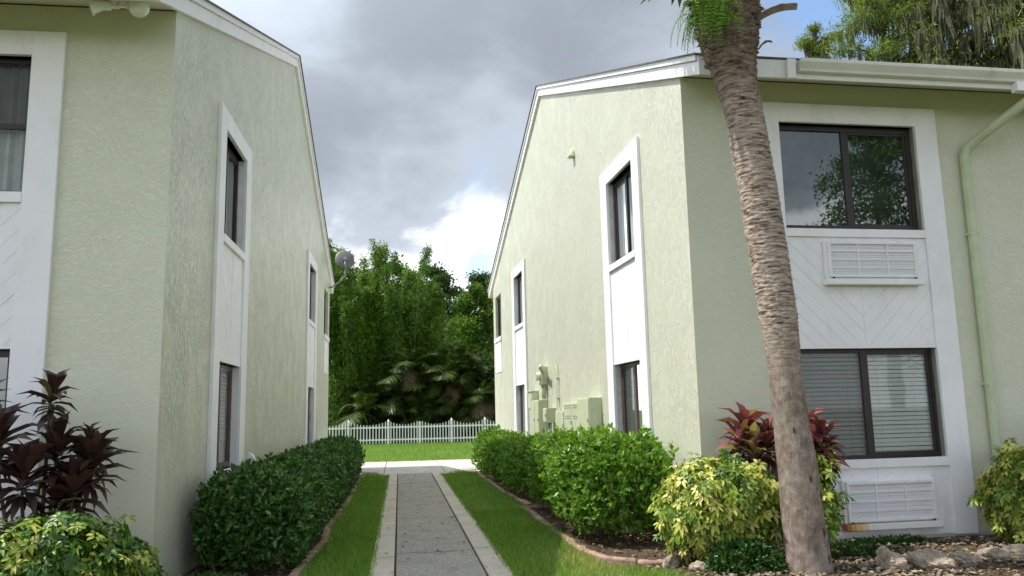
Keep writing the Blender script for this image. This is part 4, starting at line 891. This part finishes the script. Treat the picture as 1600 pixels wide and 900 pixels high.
# ------------------------------------------------------------------ trees beyond the fence
def bamboo(loc, n, H, spread, label, leafn, seed):
    S_ = empty('bamboo_clump', loc, 0, label, 'bamboo', 'bamboo clumps behind the fence'); b = MB(); Pn = []; An = []
    g = np.random.default_rng(seed)
    for k in range(n):
        az = g.random()*6.28; r0 = .5*spread*g.random()**.5; h = H*(g.uniform(.6, .92) if g.random() < .8 else g.uniform(.95, 1.1)); ln = spread*g.uniform(.15, .8)
        p = [Vector((r0*math.cos(az)+ln*math.cos(az)*t**2.2, r0*math.sin(az)+ln*math.sin(az)*t**2.2, h*(t-.10*t**4))) for t in np.linspace(0, 1, 8)]
        b.tube(p, [.035*(1-.8*i/7) for i in range(8)], 5, False)
        m = leafn//n; t = g.beta(1.9, 1.15, m); q = np.array([[np.interp(x, np.linspace(0, 1, 8), [v[i] for v in p]) for i in range(3)] for x in t]) if m < 400 else None
        if q is None: q = np.stack([np.interp(t, np.linspace(0, 1, 8), [v[i] for v in p]) for i in range(3)], 1)
        br = unit(g.normal(size=(m, 3))*np.array([1, 1, .5]))*(g.random((m, 1))**.8)*(.85*(1-t)[:, None]+.22); q = q+br+np.array([0, 0, -.12])*g.random((m, 1)); Pn.append(q); An.append(unit(br+g.normal(size=(m, 3))*.5+np.array([0, 0, -.45])))
    P = np.concatenate(Pn); A = np.concatenate(An); k = P[:, 2] > .15; P, A = P[k], A[k]
    t = np.clip(.42+.3*lump(P, 1.3, seed)+rng.normal(size=len(P))*.17, 0, 1)
    leaf_obj('foliage', [leaves(P, A, rdir(len(P), .7), rng.uniform(.18, .34, len(P)), 'lance', t), leaves(P+rng.normal(size=P.shape)*.08, unit(A+rng.normal(size=A.shape)*.6), rdir(len(P), .7), rng.uniform(.16, .30, len(P)), 'lance', t)], bamboo_l, S_); b.obj('culm', bamboo_m, S_)
bamboo((-2.9, 47.2, 0), 34, 12.4, 2.1, 'tall bamboo clump left of centre beside the dish', 26000, 51); bamboo((-.3, 48.0, 0), 36, 12.6, 2.3, 'tallest bamboo clump with feathery top against the sky', 30000, 52)
bamboo((-5.2, 48.5, 0), 26, 12.2, 2.0, 'bamboo clump mostly hidden by the left building', 15000, 53); bamboo((1.6, 49.5, 0), 26, 10.2, 1.9, 'shorter bamboo clump right of the tallest one', 18000, 54)
def pinnate(root, az, elv, L, droop, n=44):
    d = Vector((math.cos(az), math.sin(az), 0)); ts = np.linspace(0, 1, n)
    pts = np.array([list(root+d*(L*t*math.cos(elv)*(1-.15*t))+Vector((0, 0, L*t*math.sin(elv)-droop*L*t*t))) for t in ts]); tg = unit(np.gradient(pts, axis=0)); s_ = np.array([[-d.y, d.x, 0]]); nn = np.cross(np.repeat(s_, n, 0), tg); out = []
    ln = L*.30*np.sin(np.pi*np.clip(ts*.86+.12, 0, 1))+.05
    for sg in (-1, 1):
        A = unit(sg*s_+tg*.75+nn*.15+rng.normal(size=pts.shape)*.07); out.append((pts[2:], A[2:], nn[2:], ln[2:]))
    return pts, out
def areca(loc, n, H, label, seed, dead=.12):
    S_ = empty('clumping_palm', loc, 0, label, 'palm tree', 'clumping palms behind the fence'); b = MB(); lv = []; dv = []; g = random.Random(seed)
    for k in range(n):
        az0 = g.uniform(0, 6.28); r = g.uniform(.1, .7); h = H*g.uniform(.12, .66); top = Vector((r*math.cos(az0)*1.7, r*math.sin(az0)*1.7, h)); b.tube([(r*.5*math.cos(az0), r*.5*math.sin(az0), -.05), (r*math.cos(az0), r*math.sin(az0), h*.5), top], [.06, .05, .04], 6)
        for j in range(9):
            L = g.uniform(1.7, 2.6); dd = g.random() < dead or j > 7; el = R_(-5) if dd else R_(78-8*j+g.uniform(-8, 8)); pts, o = pinnate(top, j*2.4+g.uniform(-.3, .3), el, L*(.75 if dd else 1), g.uniform(.7, .9) if dd else g.uniform(.4, .8)); b.tube([Vector(p) for p in pts[::5]], .014, 4, False)
            for (p, A, N_, l) in o: (dv if dd else lv).append(leaves(p, A, N_, l*1.25, 'thin', np.clip(rng.beta(2, 2, len(p))*.9, 0, 1), curl=rng.uniform(.1, .4, len(p))))
    leaf_obj('foliage', lv, palm_l, S_); leaf_obj('dry_fronds', dv, dead_l, S_); b.obj('stem', bamboo_m, S_)
areca((1.1, 46.0, 0), 12, 6.6, 'clumping palm with brown hanging fronds behind the gate', 61, .16); areca((2.9, 46.6, 0), 14, 7.2, 'tall clumping palm with arching yellow green fronds right of the gate', 62, .15); areca((4.6, 46.2, 0), 12, 6.0, 'clumping palm beside the right building end', 63, .15)
areca((-1.2, 46.1, 0), 9, 4.6, 'low palm in the shade below the bamboo', 64, .12); areca((6.4, 47, 0), 6, 6.5, 'clumping palm mostly hidden by the right building', 65, .2)
def tree(name, loc, H, trunk_r, limbs, spread, zlo, leafn, ls, m, label, cat, group, seed, mossn=0, clump=.9, shape='oval', sq=.9):
    S_ = empty(name, loc, 0, label, cat, group); g = random.Random(seed); b = MB(); gg = np.random.default_rng(seed); cl = []; bp = []
    lean = Vector((g.uniform(-.04, .04), g.uniform(-.04, .04), 0))*H
    tp = [Vector((0, 0, -.1)), Vector((0, 0, H*.3))+lean*.3, Vector((0, 0, H*.65))+lean*.7+Vector((g.uniform(-.2, .2), 0, 0)), Vector((0, 0, H))+lean]; b.tube(tp, [trunk_r*1.25, trunk_r*.85, trunk_r*.5, trunk_r*.08], 9)
    def at(t): return tp[0].lerp(tp[1], t/.3) if t < .3 else tp[1].lerp(tp[2], (t-.3)/.35) if t < .65 else tp[2].lerp(tp[3], (t-.65)/.35)
    br = MB()
    for k in range(limbs):
        t = zlo+(1-zlo)*(k+.5*g.random())/limbs; az = k*2.4+g.uniform(-.4, .4); ln = spread*(1-.72*((t-zlo)/(1-zlo))**1.3)*g.uniform(.65, 1.1); p0 = at(t); d = Vector((math.cos(az), math.sin(az), g.uniform(.05, .4)))
        p1 = p0+d*ln*.5+Vector((0, 0, .04*ln)); p2 = p0+d*ln+Vector((0, 0, -.06*ln)); br.tube([p0, p1, p2], [trunk_r*.22, trunk_r*.13, trunk_r*.03], 5, False)
        for q in range(5):
            u = .25+.75*(q+.5*g.random())/5; c0 = (p0.lerp(p1, u*2) if u < .5 else p1.lerp(p2, u*2-1)); e = c0+Vector((g.uniform(-1, 1), g.uniform(-1, 1), g.uniform(-.25, .5)))*ln*.22; br.tube([c0, e], [trunk_r*.06, trunk_r*.02], 4, False); cl.append((list(e), .28*ln+.25)); bp.append((c0, e))
        cl.append((list(p2), .2*ln+.3))
    C = np.array([c for c, r in cl]); Rr = np.array([r for c, r in cl]); i = gg.integers(0, len(C), leafn); P = C[i]+gg.normal(size=(leafn, 3))*np.array([.5, .5, .5*sq])*Rr[i][:, None]*clump
    t = np.clip(.45+.25*gg.normal(size=len(C))[i]*.6+gg.normal(size=leafn)*.15, 0, 1)
    leaf_obj('crown', [leaves(P, unit(gg.normal(size=P.shape)+np.array([0, 0, -.2])), rdir(leafn, .8), ls*gg.uniform(.6, 1.3, leafn), shape, t)], m, S_); b.obj('trunk', bark_m, S_, smooth=True); br.obj('limb', bark_m, S_)
    if mossn:
        j = gg.integers(0, len(bp), mossn); u = gg.random((mossn, 1)); P = np.array([list(bp[q][0]) for q in j])*(1-u)+np.array([list(bp[q][1]) for q in j])*u+gg.normal(size=(mossn, 3))*.10; L = .45+gg.gamma(1.6, .42, mossn)
        out = [leaves(P+gg.normal(size=P.shape)*.07, unit(np.array([0, 0, -1.])+gg.normal(size=P.shape)*.07), rdir(mossn), L*gg.uniform(.5, 1, mossn), 'strand', np.clip(gg.beta(2, 2, mossn), 0, 1)) for _ in range(6)]
        leaf_obj('hanging_moss', out, moss_l, S_)
    return S_
bg = 'leafy trees beyond the fence'
tree('broadleaf_tree', (3.6, 66, 0), 13.4, .28, 26, 4.0, .15, 26000, .26, tree_l, 'dark round-topped tree behind the palms', 'tree', bg, 71); tree('broadleaf_tree', (8.2, 70, 0), 13.6, .3, 26, 4.2, .15, 22000, .28, tree_l, 'dark tree next to the right building rear corner', 'tree', bg, 72)
tree('broadleaf_tree', (.6, 60, 0), 12.4, .25, 26, 3.6, .12, 24000, .26, bamboo_l, 'light green tree behind the shorter bamboo', 'tree', bg, 73); tree('broadleaf_tree', (-5, 62, 0), 14.0, .3, 26, 4.2, .12, 16000, .28, tree_l, 'tree behind the bamboo near the satellite dish', 'tree', bg, 74)
for k, (x, y, h, lab) in enumerate([(-4.6, 52, 5.2, 'dark undergrowth shrub behind the fence, leftmost'), (-2.0, 51.5, 4.6, 'dark undergrowth shrub below the tallest bamboo'), (.6, 51.5, 4.4, 'dark undergrowth shrub behind the fence gate'), (3.0, 51, 4.8, 'dark undergrowth shrub behind the tall clumping palm'), (5.6, 51.5, 5.0, 'dark undergrowth shrub by the right building end'), (8.4, 52, 5.0, 'dark undergrowth shrub hidden by the right building')]):
    tree('undergrowth_shrub', (x, y, 0), h, .10, 18, 2.3, .02, 9000, .24, tree_l, lab, 'shrub', 'undergrowth behind the fence', 80+k, clump=1.0)
cg = 'moss-hung cypress trees behind the right building'
def cyp(px, Y, H, sp, label, seed, leafn=24000, moss=2600, zlo=.45):
    # stands on the ground well behind the right building
    x = (px-800)/F_PX; d = M3 @ Vector((x*F_PX, 400, -F_PX)); q = Y/d.y
    tree('cypress_tree', (d.x*q, Y, 0), H, .42, 42, sp, zlo, leafn, .27, cyp_l, label, 'tree', cg, seed, moss, 1.0, 'lance', .6)
tree('broadleaf_tree', (5.4, 57, 0), 10.3, .22, 24, 3.0, .12, 20000, .24, bamboo_l, 'light green tree filling the gap left of the right building', 'tree', bg, 75)
cyp(1385, 44, 32, 4.6, 'full green cypress left of the moss-hung ones above the gutter', 91, 50000, 900, .40); cyp(1490, 41, 35, 4.6, 'cypress with thick grey moss curtains above the right roof', 92, 20000, 9000); cyp(1590, 39, 34, 4.4, 'tall cypress with dark trunk at the top right corner', 93, 30000, 5500)
cyp(1262, 52, 28.4, 3.4, 'small cypress top just right of the palm', 94, 26000, 300, .5); cyp(1680, 44, 34, 4.5, 'cypress at the right picture edge', 95, 16000, 2500)
tree('broadleaf_tree', (23.5, -15, 0), 15.5, .3, 26, 4.2, .2, 30000, .17, tree_l, 'tree mirrored in the right pane of the upper window', 'tree', None, 97)
